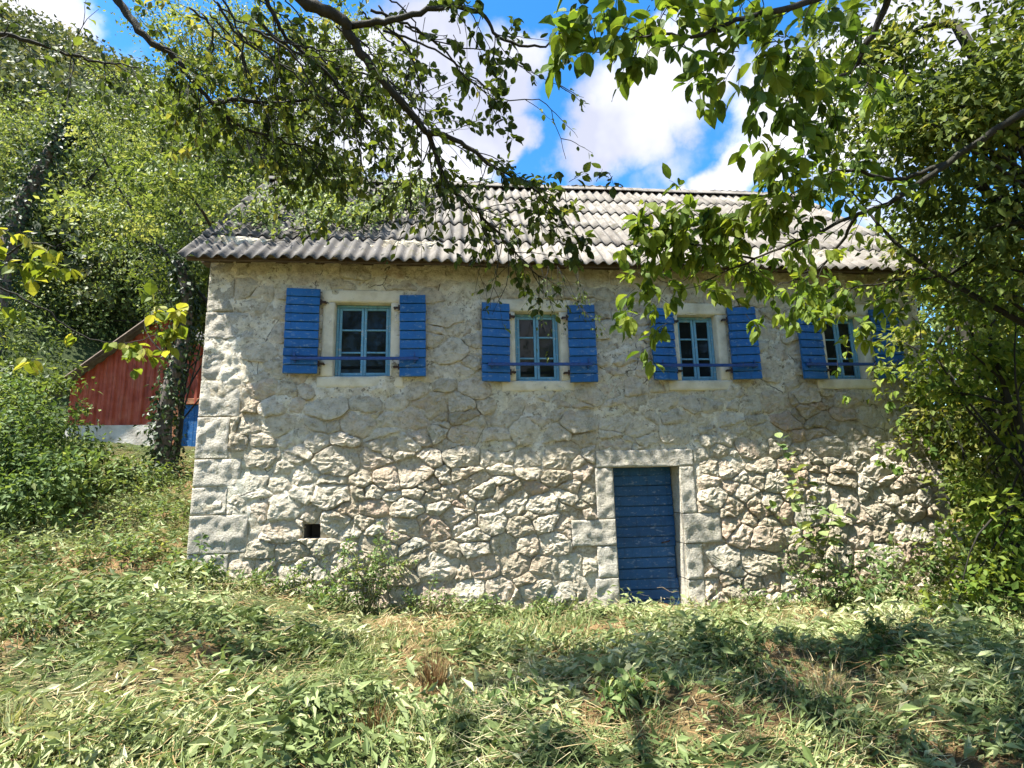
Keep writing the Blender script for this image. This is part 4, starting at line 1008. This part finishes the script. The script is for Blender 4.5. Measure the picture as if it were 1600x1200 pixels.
pb2 = A.limb([dep(548, 40, 3.4), dep(610, 32, 3.4), dep(680, 14, 3.4), dep(750, 22, 3.45), dep(780, 60, 3.5), dep(845, 72, 3.5), dep(880, 55, 3.5)], .022, .004, 6)
pb3 = A.limb([dep(668, 206, 3.6), dep(720, 222, 3.65), dep(770, 260, 3.7), dep(820, 285, 3.8), dep(860, 320, 3.85), dep(905, 372, 3.9)], .018, .004, 6)
pc = A.limb([fork, np.array([.1, -5.8, 4.6]), dep(-80, 35, 3.4), dep(0, 52, 3.5), dep(70, 72, 3.6), dep(140, 95, 3.7), dep(215, 105, 3.8)], .026, .004)
pd = A.limb([dep(405, -40, 3.6), dep(430, 30, 3.7), dep(455, 65, 3.8), dep(520, 125, 3.9), dep(575, 195, 4.0), dep(612, 245, 4.1), dep(650, 330, 4.2)], .018, .003, 6)
pe = A.limb([dep(400, 30, 3.9), dep(470, 85, 4.0), dep(540, 110, 4.1), dep(620, 135, 4.2), dep(690, 210, 4.3), dep(760, 260, 4.4)], .012, .003, 5)
SM = dict(L=.060, wr=.62, tint=(.15, .75))
for P, n, a in ((pa, 46, .45), (pa2, 26, .1), (pb, 40, .45), (pb2, 14, .2), (pb3, 16, .3), (pd, 26, .1), (pe, 20, .1)):
    A.sprout(P, n, a, 1.0, (.18, .5), (0, .1, -.25), leaves=9, forks=1, **SM)
A.sprout(pc, 20, .45, 1, (.2, .5), (0, 0, -.3), leaves=3, forks=1, **SM)
A.sprout(pb, 16, .55, 1.0, (.3, .7), (0, 0, -.8), leaves=3, forks=1, L=.055, wr=.62)          # bare hanging twigs
A.sprout(pd, 10, .4, 1.0, (.3, .7), (0, 0, -.9), leaves=2, forks=1, L=.055, wr=.62)
for (px, py, t_, n) in ((905, 385, 3.9, 12), (850, 345, 3.9, 9), (880, 290, 3.9, 9), (935, 280, 3.9, 6), (760, 165, 3.7, 14), (735, 120, 3.8, 9), (880, 380, 4, 9), (800, 230, 3.7, 9), (690, 60, 3.6, 9), (745, 20, 3.5, 5), (820, 370, 4.0, 8), (780, 395, 4.1, 8), (830, 430, 4.2, 7)):
    for q in range(max(2, n//3)): A.twig(dep(px+RNG.normal()*14, py-12+RNG.normal()*10, t_), rnd3(1)[0]+np.array([.2, 0, -.2]), .14, .003, 7, .075, .62, .3, (.05, .45))
for (px, py, n) in ((430, 60, 30), (330, 30, 22), (480, 150, 26), (560, 200, 20), (620, 80, 14), (380, 130, 22), (520, 40, 18), (460, 260, 18), (560, 270, 10)):
    for q in range(n):
        A.twig(dep(px+RNG.normal()*55, py+RNG.normal()*40, 4.3+RNG.normal()*.25), rnd3(1)[0]+np.array([.1, 0, -.3]), .3, .003, 10, .062, .6, .3, (.35, .95))
rf = np.random.default_rng(77)
for i in range(22):
    x0 = rf.uniform(300, 640); y0 = rf.uniform(-30, 60); t0 = rf.uniform(3.4, 4.2); a = rf.uniform(.45, 1.05); ln = rf.uniform(160, 380); P_ = []
    for q in range(6): P_.append(dep(x0+math.cos(a)*ln*q/5+rf.normal()*5, y0+math.sin(a)*ln*q/5+rf.normal()*5, t0+.06*q)); a += rf.normal()*.12+.03
    pq = A.limb(P_, rf.uniform(.006, .010), .002, 5); A.sprout(pq, 5, .3, 1.0, (.12, .35), (.1, 0, -.5), leaves=4, L=.055, wr=.6, tint=(.3, .9))
# crown above and behind the view, which shades the right of the yard
for c_, r_, n in (((1.5, -3.6, 7.6), 1.5, 75), ((.6, -5.2, 6.9), 1.2, 25), ((2.9, -5.0, 7.8), 1.4, 75), ((4.0, -5.3, 8.2), 1.4, 80)):
    A.limb([fork, (fork+np.array(c_))/2+np.array([0, 0, .5]), np.array(c_)], .07, .02, 6)
    for q in range(n): A.twig(np.array(c_)+rnd3(1)[0]*np.array([r_, r_, .6])*RNG.random()**.4, rnd3(1)[0]+np.array([0, 0, -.2]), .45, .005, 11, .12, .62, .2, (.3, .8))
A.finish('bark', 'leaf_small', 300, LEAF_HI)

# --- tree B: broad-leaved tree at the right, leaves hanging into the sky
base = np.array([7.6, -4.9, gz(7.6, -4.9)])
tB = empty('broadleaf_tree', base, 'broad-leaved tree whose large leaves hang before the sky and roof on the right', 'tree')
B = Branches(tB)
fk = np.array([7.0, -4.7, 3.6])
B.limb([base-np.array([0, 0, .3]), base+np.array([-.05, .05, 1.4]), base+np.array([-.25, .1, 2.7]), fk], .15, .10, 9)
q1 = B.limb([fk, dep(1600, -160, 3.2), dep(1400, -60, 3.0), dep(1290, -8, 2.95), dep(1210, 18, 2.9), dep(1150, 32, 2.9), dep(1090, 54, 2.85), dep(1030, 52, 2.85), dep(985, 58, 2.85)], .026, .004)
q2 = B.limb([fk, dep(1680, 130, 3.6), dep(1590, 180, 3.7), dep(1480, 255, 3.9), dep(1400, 310, 4.0), dep(1340, 335, 4.1), dep(1260, 370, 4.2), dep(1180, 405, 4.3), dep(1100, 440, 4.35)], .032, .005)
q3 = B.limb([dep(1400, -60, 3.0), dep(1385, 10, 3.2), dep(1350, 75, 3.3), dep(1325, 115, 3.4), dep(1260, 135, 3.5), dep(1200, 160, 3.5)], .025, .004, 6)
q4 = B.limb([dep(1480, 255, 3.9), dep(1400, 280, 4.0), dep(1320, 265, 4.0), dep(1260, 290, 4.0), dep(1200, 330, 4.1)], .018, .004, 6)
q5 = B.limb([dep(1340, 335, 4.1), dep(1300, 400, 4.4), dep(1260, 430, 4.6), dep(1200, 450, 4.7)], .014, .003, 6)
q6 = B.limb([dep(1180, 405, 4.3), dep(1120, 390, 4.3), dep(1060, 380, 4.3), dep(1000, 400, 4.3)], .010, .003, 5)
q7 = B.limb([dep(1600, 330, 4.4), dep(1500, 420, 4.9), dep(1400, 440, 5.2), dep(1330, 450, 5.3), dep(1260, 470, 5.4)], .016, .003, 5)
BG = dict(L=.115, wr=.50, tint=(.2, .8))
def hang(px, py, t_, n, sp=(16, 12), L=.115, tint=(.2, .8), lv=5, ln=.12, wr=.52):
    for _ in range(n):
        s_ = dep(px+RNG.normal()*sp[0], py+RNG.normal()*sp[1], t_+RNG.normal()*.08)
        B.twig(s_, rnd3(1)[0]*.7+np.array([-.25, 0, -.35]), ln, .003, lv, L, wr, .5, tint)
for (px, py, t_, n, sp) in ((905, 25, 2.8, 8, (20, 14)), (925, 75, 2.8, 7, (18, 12)), (880, 70, 2.8, 3, (10, 10)), (990, 60, 2.8, 6, (20, 10)), (1030, 75, 2.8, 5, (16, 8)), (970, 15, 2.85, 8, (30, 10)),
                           (1060, 10, 2.9, 10, (35, 10)), (1120, 50, 2.9, 8, (25, 14)), (1130, 115, 3.0, 7, (18, 14)), (1170, 90, 3.0, 9, (25, 18)), (1150, 5, 2.95, 9, (30, 10)),
                           (1220, 60, 3.1, 14, (30, 22)), (1240, 120, 3.3, 14, (25, 20)), (1215, 190, 3.4, 8, (18, 20)), (1230, 240, 3.5, 12, (20, 20)), (1205, 280, 3.7, 9, (14, 16)),
                           (1290, 40, 3.3, 14, (35, 25)), (1290, 180, 3.6, 16, (28, 26)), (1280, 290, 3.9, 15, (26, 20)), (1330, 230, 4.0, 14, (25, 28)), (1350, 130, 3.9, 14, (30, 28))):
    hang(px, py, t_, n, (sp[0]*1.25, sp[1]*1.2), L=.108, wr=.56, tint=(.3, .95))
for (px, py, t_, n, sp) in ((1010, 335, 4.2, 9, (22, 12)), (1070, 330, 4.2, 12, (26, 10)), (1120, 335, 4.2, 12, (22, 14)), (1010, 375, 4.25, 8, (18, 12)), (1060, 380, 4.3, 13, (25, 16)), (1110, 385, 4.3, 12, (24, 16)),
                           (1160, 350, 4.2, 12, (22, 18)), (1190, 320, 4.0, 12, (18, 14)), (1150, 410, 4.4, 9, (20, 12)), (1000, 440, 4.5, 5, (14, 12)), (1030, 465, 4.5, 5, (16, 12)), (985, 480, 4.5, 4, (14, 10)), (1060, 440, 4.5, 3, (14, 12)), (1035, 505, 4.55, 3, (8, 10)),
                           (1180, 430, 4.6, 8, (18, 8)), (1130, 450, 4.7, 5, (16, 8)), (1010, 545, 4.6, 2, (5, 8))):
    hang(px, py, t_, n, sp, L=.125, tint=(.55, 1.0), wr=.54)
for (px, py, t_, n, sp) in ((1250, 455, 5.2, 8, (18, 8)), (1310, 460, 5.3, 10, (25, 10)), (1290, 490, 5.4, 6, (20, 8)), (1350, 510, 5.4, 8, (18, 12)), (1240, 485, 5.2, 4, (12, 6)), (1380, 460, 5.3, 10, (25, 16)), (1180, 500, 4.9, 3, (10, 6)), (1450, 430, 5.2, 10, (30, 20)), (1260, 385, 4.4, 5, (14, 8))):
    hang(px, py, t_, n, sp, L=.12, tint=(.5, 1.0), wr=.54)
for (px, py, t_, n) in ((1400, 500, 5.6, 7), (1385, 560, 5.8, 5), (1430, 440, 5.4, 8), (1420, 600, 6.0, 7), (1370, 640, 6.0, 4), (1440, 680, 6.0, 7), (1400, 720, 6.0, 5), (1350, 560, 5.6, 3), (1450, 540, 5.6, 8)):
    hang(px, py, t_, n, (26, 20), L=.085, tint=(.35, .95), wr=.55)
for P, n in ((q1, 10), (q2, 22), (q3, 16), (q4, 18), (q5, 10), (q6, 10), (q7, 16)):
    B.sprout(P, n, .4, 1.0, (.15, .4), (-.2, 0, -.3), leaves=5, L=.095, wr=.52, tint=(.3, .9))
B.finish('bark', 'leaf_walnut', 300, LEAF_HI)

# --- hazel at the left edge: yellow-green sprays
base = np.array([-1.6, -3.0, gz(-1.6, -3.0)])
tH = empty('hazel_shrub', base, 'yellow-green hazel sprays reaching in from the left edge', 'shrub')
Hz = Branches(tH)
h1 = Hz.limb([base-np.array([0, 0, .1]), base+np.array([-.1, .1, 1.2]), dep(-90, 470, 4.2), dep(-20, 415, 4.2), dep(40, 380, 4.2), dep(90, 385, 4.2)], .02, .003, 6)
h2 = Hz.limb([base+np.array([-.08, .08, .9]), dep(-80, 430, 4.4), dep(0, 450, 4.5), dep(70, 485, 4.6), dep(130, 525, 4.7), dep(200, 535, 4.8), dep(270, 515, 4.9)], .012, .003, 6)
for (px, py, t_, n) in ((10, 430, 4.2, 4), (50, 420, 4.2, 4), (85, 425, 4.2, 4), (30, 375, 4.2, 4), (5, 480, 4.2, 3), (70, 385, 4.2, 3), (10, 370, 4.2, 3)):
    for _ in range(n): Hz.twig(dep(px+RNG.normal()*10, py-8+RNG.normal()*8, t_), rnd3(1)[0]*.6+np.array([.2, 0, -.3]), .10, .003, 4, .11, .72, .4, (.3, .95))
for (px, py, t_, n) in ((185, 545, 4.8, 4), (205, 570, 4.8, 3), (235, 490, 4.8, 4), (265, 510, 4.8, 5), (250, 530, 4.8, 4), (130, 525, 4.7, 2), (225, 545, 4.8, 3), (285, 490, 4.8, 3), (45, 560, 4.6, 2)):
    for _ in range(n): Hz.twig(dep(px+RNG.normal()*8, py-8+RNG.normal()*6, t_), rnd3(1)[0]*.6+np.array([.2, 0, -.3]), .09, .002, 3, .115, .72, .4, (.3, .95))
Hz.finish('bark', 'leaf_yellow', 300)

# ------------------------------------------------------------------ plants at the wall and on the yard
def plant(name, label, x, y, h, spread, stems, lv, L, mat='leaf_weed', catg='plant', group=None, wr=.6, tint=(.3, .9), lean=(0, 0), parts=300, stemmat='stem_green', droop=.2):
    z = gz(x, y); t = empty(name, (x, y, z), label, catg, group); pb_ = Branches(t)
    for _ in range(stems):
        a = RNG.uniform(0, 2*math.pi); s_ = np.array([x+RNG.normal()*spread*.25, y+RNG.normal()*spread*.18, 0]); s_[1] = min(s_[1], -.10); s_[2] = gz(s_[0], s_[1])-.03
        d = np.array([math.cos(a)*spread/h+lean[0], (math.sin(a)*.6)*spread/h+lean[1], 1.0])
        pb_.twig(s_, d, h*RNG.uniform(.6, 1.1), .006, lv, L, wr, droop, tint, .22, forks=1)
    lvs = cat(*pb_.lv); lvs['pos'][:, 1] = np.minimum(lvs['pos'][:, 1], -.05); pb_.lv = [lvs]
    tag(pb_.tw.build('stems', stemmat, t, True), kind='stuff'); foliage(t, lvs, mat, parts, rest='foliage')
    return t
plant('climbing_weed', 'tall leafy weed climbing the wall below the first window', 2.06, -.26, .95, .34, 20, 22, .058, group='weeds along the foot of the wall')
plant('weed_clump', 'bushy weed clump at the foot of the left house corner', .28, -.40, .42, .40, 22, 14, .070, group='weeds along the foot of the wall')
plant('weed_clump', 'fresh green weed between the house corner and the climbing weed', 1.25, -.30, .42, .30, 14, 13, .06, group='weeds along the foot of the wall')
plant('weed_clump', 'low weed left of the climbing weed, touching it', 1.72, -.42, .40, .25, 12, 12, .06, group='weeds along the foot of the wall')
plant('weed_clump', 'small weed tuft midway between climbing weed and door', 3.30, -.26, .26, .22, 11, 10, .05, group='weeds along the foot of the wall')
plant('weed_clump', 'green weed patch just left of the door surround', 4.15, -.26, .32, .36, 16, 11, .055, group='weeds along the foot of the wall')
plant('weed_clump', 'sparse weed right of the door at the wall foot', 6.75, -.35, .28, .25, 12, 10, .05, group='weeds along the foot of the wall')
plant('fig_sapling', 'pale green sapling with broad leaves before the wall right of the door', 7.35, -.55, 1.75, .30, 7, 15, .125, wr=.8, tint=(.5, 1.0), lean=(-.06, 0), catg='sapling', droop=.1)
plant('bramble_bush', 'bramble bush with reddish dead stems under the sapling', 7.55, -.62, .75, .75, 26, 12, .075, tint=(.2, .8), catg='bush')
plant('bramble_bush', 'leafy bramble right of the sapling against the rubble wall', 8.35, -.8, .85, .6, 22, 13, .085, tint=(.2, .9), catg='bush')
plant('bramble_bush', 'dark undergrowth bush at the right edge below the thicket', 9.2, -1.6, .9, .7, 28, 14, .085, mat='leaf_walnut', tint=(.1, .7), catg='bush')
plant('broad_weed', 'large-leaved weed heap in the foreground right of centre', 4.15, -3.15, .26, .40, 20, 10, .065, wr=.6, tint=(.4, 1), group='weeds in the mown yard')
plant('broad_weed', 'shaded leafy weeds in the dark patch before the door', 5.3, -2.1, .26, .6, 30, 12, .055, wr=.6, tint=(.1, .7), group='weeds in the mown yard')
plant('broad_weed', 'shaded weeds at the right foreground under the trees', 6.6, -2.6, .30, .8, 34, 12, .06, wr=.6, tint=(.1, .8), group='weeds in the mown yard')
plant('broad_weed', 'leafy weeds at the right edge of the yard before the thicket', 8.0, -1.9, .40, .8, 34, 13, .065, wr=.6, tint=(.2, .9), group='weeds in the mown yard')
plant('broad_weed', 'pale weed cluster in the bottom middle of the yard', 3.4, -3.0, .22, .40, 20, 10, .06, wr=.65, tint=(.4, 1), group='weeds in the mown yard')
for (x_, y_, h_, sp_, lb) in ((-1.3, 1.6, .5, .5, 'tall pale weeds on the bank left of the house corner'), (-2.2, 2.6, .55, .6, 'leafy weeds on the upper bank below the shed'), (-2.6, .9, .5, .6, 'weeds at the lower bank beside the left shrubs'), (-.7, .3, .4, .4, 'weeds hugging the left house corner on the bank'), (-3.6, 2.0, .6, .6, 'weeds under the left shrubs on the bank')):
    z = gz(x_, y_); t = empty('bank_weed', (x_, y_, z), lb, 'plant', 'weeds on the left bank'); pb_ = Branches(t)
    for _ in range(34):
        q = np.array([x_+RNG.normal()*sp_*.6, y_+RNG.normal()*sp_*.6, 0]); q[0] = min(q[0], -.12) if q[1] > -.1 else q[0]; q[2] = gz(q[0], q[1])-.03
        pb_.twig(q, (RNG.normal()*.3-.1, RNG.normal()*.3, 1), h_*RNG.uniform(.5, 1.1), .005, 12, .065, .6, .2, (.35, .95), .22)
    lvs = cat(*pb_.lv); tag(pb_.tw.build('stems', 'stem_green', t, True), kind='stuff'); foliage(t, lvs, 'leaf_weed', 0)
plant('weed_clump', 'feathery weed halfway along the wall foot between two windows', 2.75, -.32, .38, .30, 16, 13, .05, group='weeds along the foot of the wall')
plant('weed_clump', 'short weeds at the wall foot under the vent hole', .85, -.34, .30, .35, 18, 11, .05, group='weeds along the foot of the wall')
# vines hanging from the eave over the second window
vt = empty('hanging_vine', (4.2, -.45, 4.25), 'thin vine hanging from the eave over the second window', 'vine')
V_ = Branches(vt)
for i in range(11):
    x_ = 4.2+RNG.normal()*.28; V_.twig((x_, -.50+RNG.normal()*.05, 4.22), (RNG.normal()*.3+.1, RNG.normal()*.1, -1), RNG.uniform(.35, .95), .004, 9, .055, .65, .2, (.1, .6), .22, forks=1)
for d_ in V_.lv: d_['pos'][:, 1] = np.minimum(d_['pos'][:, 1], -.22)
tag(V_.tw.build('stems', 'bark', vt, True), kind='stuff'); foliage(vt, cat(*V_.lv), 'leaf_small', 300)
# creeper over the left end of the roof
cp = empty('roof_creeper', (1.0, .4, 5.1), 'leafy creeper sprawling over the left end of the corrugated roof', 'creeper')
n = 4600; u = RNG.random(n); s_ = np.clip(.22+.62*RNG.random(n)+.10*RNG.normal(size=n), .0, 1.02)*sl; xx = .05+u*1.5+.42*s_*u+RNG.normal(size=n)*.10
p = np.stack([xx, EY+s_*math.cos(ang), EZ+s_*math.sin(ang)], 1)+np.array([0, -math.sin(ang), math.cos(ang)])*(.07+np.abs(RNG.normal(size=(n, 1)))*.15)
mask = np.array([fbm(a, b, 1.4, 12.0, 2) > -.05 for a, b in zip(p[:, 0], s_)])
p = p[mask]; n = len(p)
foliage(cp, dict(pos=p, ax=unit(rnd3(n)+np.array([0, -.4, -.4])), nr=unit(np.array([0, -.5, .8])+rnd3(n)*.5), L=RNG.uniform(.05, .11, n), W=RNG.uniform(.035, .075, n), ti=RNG.uniform(.2, .95, n)), 'leaf_mid', 0)
mb = MB()
for i in range(26):
    a = np.array([RNG.uniform(.1, 1.9), 0, 0]); s0 = RNG.uniform(.1, .9)*sl
    P = []
    for q in range(8):
        a[0] += RNG.normal()*.10; s0 = np.clip(s0+RNG.normal()*.12, .05, sl*.95); P.append((a[0]-1.0, EY+s0*math.cos(ang)-.05-.4, EZ+s0*math.sin(ang)+.07-5.1))
    mb.tube(P, .005, 4, cap=False)
tag(mb.build('stems', 'bark', cp), kind='stuff')

# ------------------------------------------------------------------ mown weeds, straw and grass on the yard
def field(xs, ys, s, seed):
    return np.array([fbm(a, b, s, seed, 3) for a, b in zip(xs, ys)])
def scatter(n):
    """points of the yard that the view can reach, thinning out with distance"""
    out = []; got = 0
    while got < n:
        m_ = 200000; x = RNG.uniform(-9, 12, m_); y = RNG.uniform(-5.0, 6.8, m_); z = ground_zs(x, y)
        p = np.stack([x, y, z], 1); v = p-CAM; zd = v@FWD; zs_ = np.maximum(zd, .1); px = 800+FPX*(v@RGT)/zs_; py = 600-FPX*(v@UPV)/zs_
        ok_ = (zd > 1.5) & (px > -520) & (px < 2000) & (py < 1420) & ~((y > -.03) & (x > -.05))
        ok_ &= RNG.random(m_) < np.clip((4.0/zs_)**1.5, 0, 1)
        out.append(p[ok_]); got += ok_.sum()
    return np.concatenate(out)[:n]
scatter_pool = scatter(3000)
def lay(n, L, wr, seed, up=.35, lift=.07, flatn=.9):
    p = scatter(n); z = ground_zs(p[:, 0], p[:, 1]); hv = field(p[:, 0], p[:, 1], 1.1, seed)
    k_ = np.clip(.6+1.1*hv, .08, 1.9)
    p[:, 2] = z+np.abs(RNG.normal(size=n))*lift*k_
    a = np.where(RNG.random(n) < .30, RNG.uniform(0, 2*math.pi, n), .35+field(p[:, 0], p[:, 1], .55, 4.0)*2.6+RNG.normal(size=n)*.45+math.pi*(RNG.random(n) < .5))
    ax = unit(np.stack([np.cos(a), np.sin(a), RNG.normal(size=n)*up], 1)); nr = unit(np.stack([RNG.normal(size=n)*.55, RNG.normal(size=n)*.55, np.full(n, flatn)], 1))
    l_ = L*np.clip(RNG.lognormal(-.25, .5, n), .25, 1.6)
    return p, ax, nr, l_, l_*wr*RNG.uniform(.7, 1.2, n), hv
n = 108000
p, ax, nr, l_, w_, hv = lay(n, .085, .38, 1.0, .55, .10, .55)
bare = field(p[:, 0], p[:, 1], .9, 21.0)+.62*np.exp(-((p[:, 1]+.95)/.32)**2)+.17
keep = (bare < .34) | (RNG.random(n) < .20)
ti = np.clip(.55+.42*field(p[:, 0], p[:, 1], .8, 31.0)+.22*field(p[:, 0], p[:, 1], 3.0, 41.0)+RNG.normal(size=n)*.17, 0, 1)
ml = obj('mown_weeds', leaf_mesh('mown_weeds', p[keep], ax[keep], nr[keep], l_[keep], w_[keep], ti[keep], 'cut_leaf')); tag(ml, 'freshly mown wilting weeds strewn thickly over the yard', 'cut weeds', kind='stuff')
# straw stalks: narrow bent blades
def blades(name, p, ax, L, W, ti, mat, bend=.25):
    n = len(p); ax = unit(ax); sd = unit(np.cross(ax, unit(rnd3(n)*.4+np.array([0, 0, 1.0])))); up = np.cross(sd, ax)
    V = np.zeros((n, 7, 3)); 
    for q, (s_, wv) in enumerate(((0, 1), (.4, .85), (.75, .55))):
        c_ = p+ax*(L*s_)[:, None]+up*(L*bend*(s_-s_*s_)*RNG.normal(size=n))[:, None]
        c_[:, 2] -= (bend*L*s_**2)*.4
        V[:, q*2] = c_-sd*(W*wv)[:, None]; V[:, q*2+1] = c_+sd*(W*wv)[:, None]
    V[:, 6] = p+ax*L[:, None]-np.array([0, 0, 1])*(bend*L*.4)[:, None]
    b_ = (np.arange(n)*7)[:, None]
    Q = np.concatenate([b_+np.array([[0, 1, 3, 2]]), b_+np.array([[2, 3, 5, 4]])]); T = b_+np.array([[4, 5, 6]])
    return obj(name, mesh_np(name, V.reshape(-1, 3), [Q, T], mat, np.repeat(ti, 7)))
n = 26000
p, ax, nr, l_, w_, hv = lay(n, .20, .03, 5.0, .22, .07)
ti = np.clip(.60+.3*field(p[:, 0], p[:, 1], 1.1, 51.0)+RNG.normal(size=n)*.2, 0, 1)
o = blades('dry_straw', p, ax, l_, l_*0+RNG.uniform(.0012, .0035, n), ti, 'straw'); tag(o, 'dry cut straw stalks lying among the mown weeds', 'straw', kind='stuff')
n = 68000
p, ax, nr, l_, w_, hv = lay(n, .15, .03, 8.0, .5, .05)
gf = field(p[:, 0], p[:, 1], .7, 61.0)+.5*np.exp(-((p[:, 1]+.5)/.5)**2)*(p[:, 0] > 4)
keep = ((gf > -.05) | (RNG.random(n) < .3)) & ((field(p[:, 0], p[:, 1], .9, 21.0)+.62*np.exp(-((p[:, 1]+.95)/.32)**2) < .30) | (RNG.random(n) < .35)); ax[:, 2] = np.abs(ax[:, 2])+.6*(RNG.random(n) < .45)
ti = np.clip(.5+RNG.normal(size=n)*.22, 0, 1)
o = blades('grass', p[keep], ax[keep], l_[keep], RNG.uniform(.0015, .004, keep.sum()), ti[keep], 'grass'); tag(o, 'short green grass sprouting through the cut weeds', 'grass', kind='stuff')
gt = []
for _ in range(420):
    q = scatter_pool[RNG.integers(len(scatter_pool))]; m_ = RNG.integers(14, 40); a = RNG.uniform(0, 6.28, m_); r_ = np.abs(RNG.normal(size=m_))*.05
    gt.append((q+np.stack([np.cos(a)*r_, np.sin(a)*r_, a*0-.01], 1), np.stack([np.cos(a)*.5+RNG.normal(size=m_)*.2, np.sin(a)*.5+RNG.normal(size=m_)*.2, np.ones(m_)], 1), RNG.uniform(.06, .22)*RNG.uniform(.5, 1.2, m_), np.clip(RNG.uniform(.2, .8)+RNG.normal(size=m_)*.12, 0, 1)))
tp_, ta_, tl_, tt_ = (np.concatenate(q) for q in zip(*gt))
o = blades('grass_tufts', tp_, ta_, tl_, RNG.uniform(.0018, .0042, len(tp_)), tt_, 'grass', .4); tag(o, 'rooted green grass tufts standing in the mown yard', 'grass', kind='stuff')
# dry upright tufts
TUF = [((678, 1075), .34, .10, 150, 'rust-brown dry grass tuft standing in the middle of the yard'), ((585, 1150), .26, .14, 110, 'brown dry stalks beside the dark hollow, bottom centre left'),
       ((915, 1165), .22, .22, 130, 'straw-coloured grass tuft at the bottom right of centre'), ((1010, 1175), .24, .18, 110, 'brownish grass tuft at the bottom, right of the pale tuft'), ((1290, 1100), .38, .10, 80, 'pale tall grass wisp in the right foreground')]
for (px, py), h, sp, n, lb in TUF:
    d = ray(px, py); t_ = (.1-CAM[2])/d[2]; q = CAM+d*t_
    for _ in range(4): t_ = (gz(q[0], q[1])-CAM[2])/d[2]; q = CAM+d*t_
    z = gz(q[0], q[1]); a = RNG.uniform(0, 6.28, n); r_ = np.abs(RNG.normal(size=n))*sp*.5
    p = np.stack([np.cos(a)*r_, np.sin(a)*r_, np.zeros(n)-.02], 1)
    ax = unit(np.stack([np.cos(a)*.25+RNG.normal(size=n)*.14, np.sin(a)*.25+RNG.normal(size=n)*.14, np.ones(n)], 1))
    t = empty('dry_grass_tuft', (q[0], q[1], z), lb, 'grass tuft', 'dry grass tufts in the yard')
    o = blades('stalks', p, ax, h*RNG.uniform(.5, 1.15, n), RNG.uniform(.0015, .003, n), np.clip(RNG.uniform(.0, .45, n) if 'rust' in lb or 'brown' in lb else RNG.uniform(.3, .9, n), 0, 1), 'straw'); o.parent = t; o['kind'] = 'stuff'
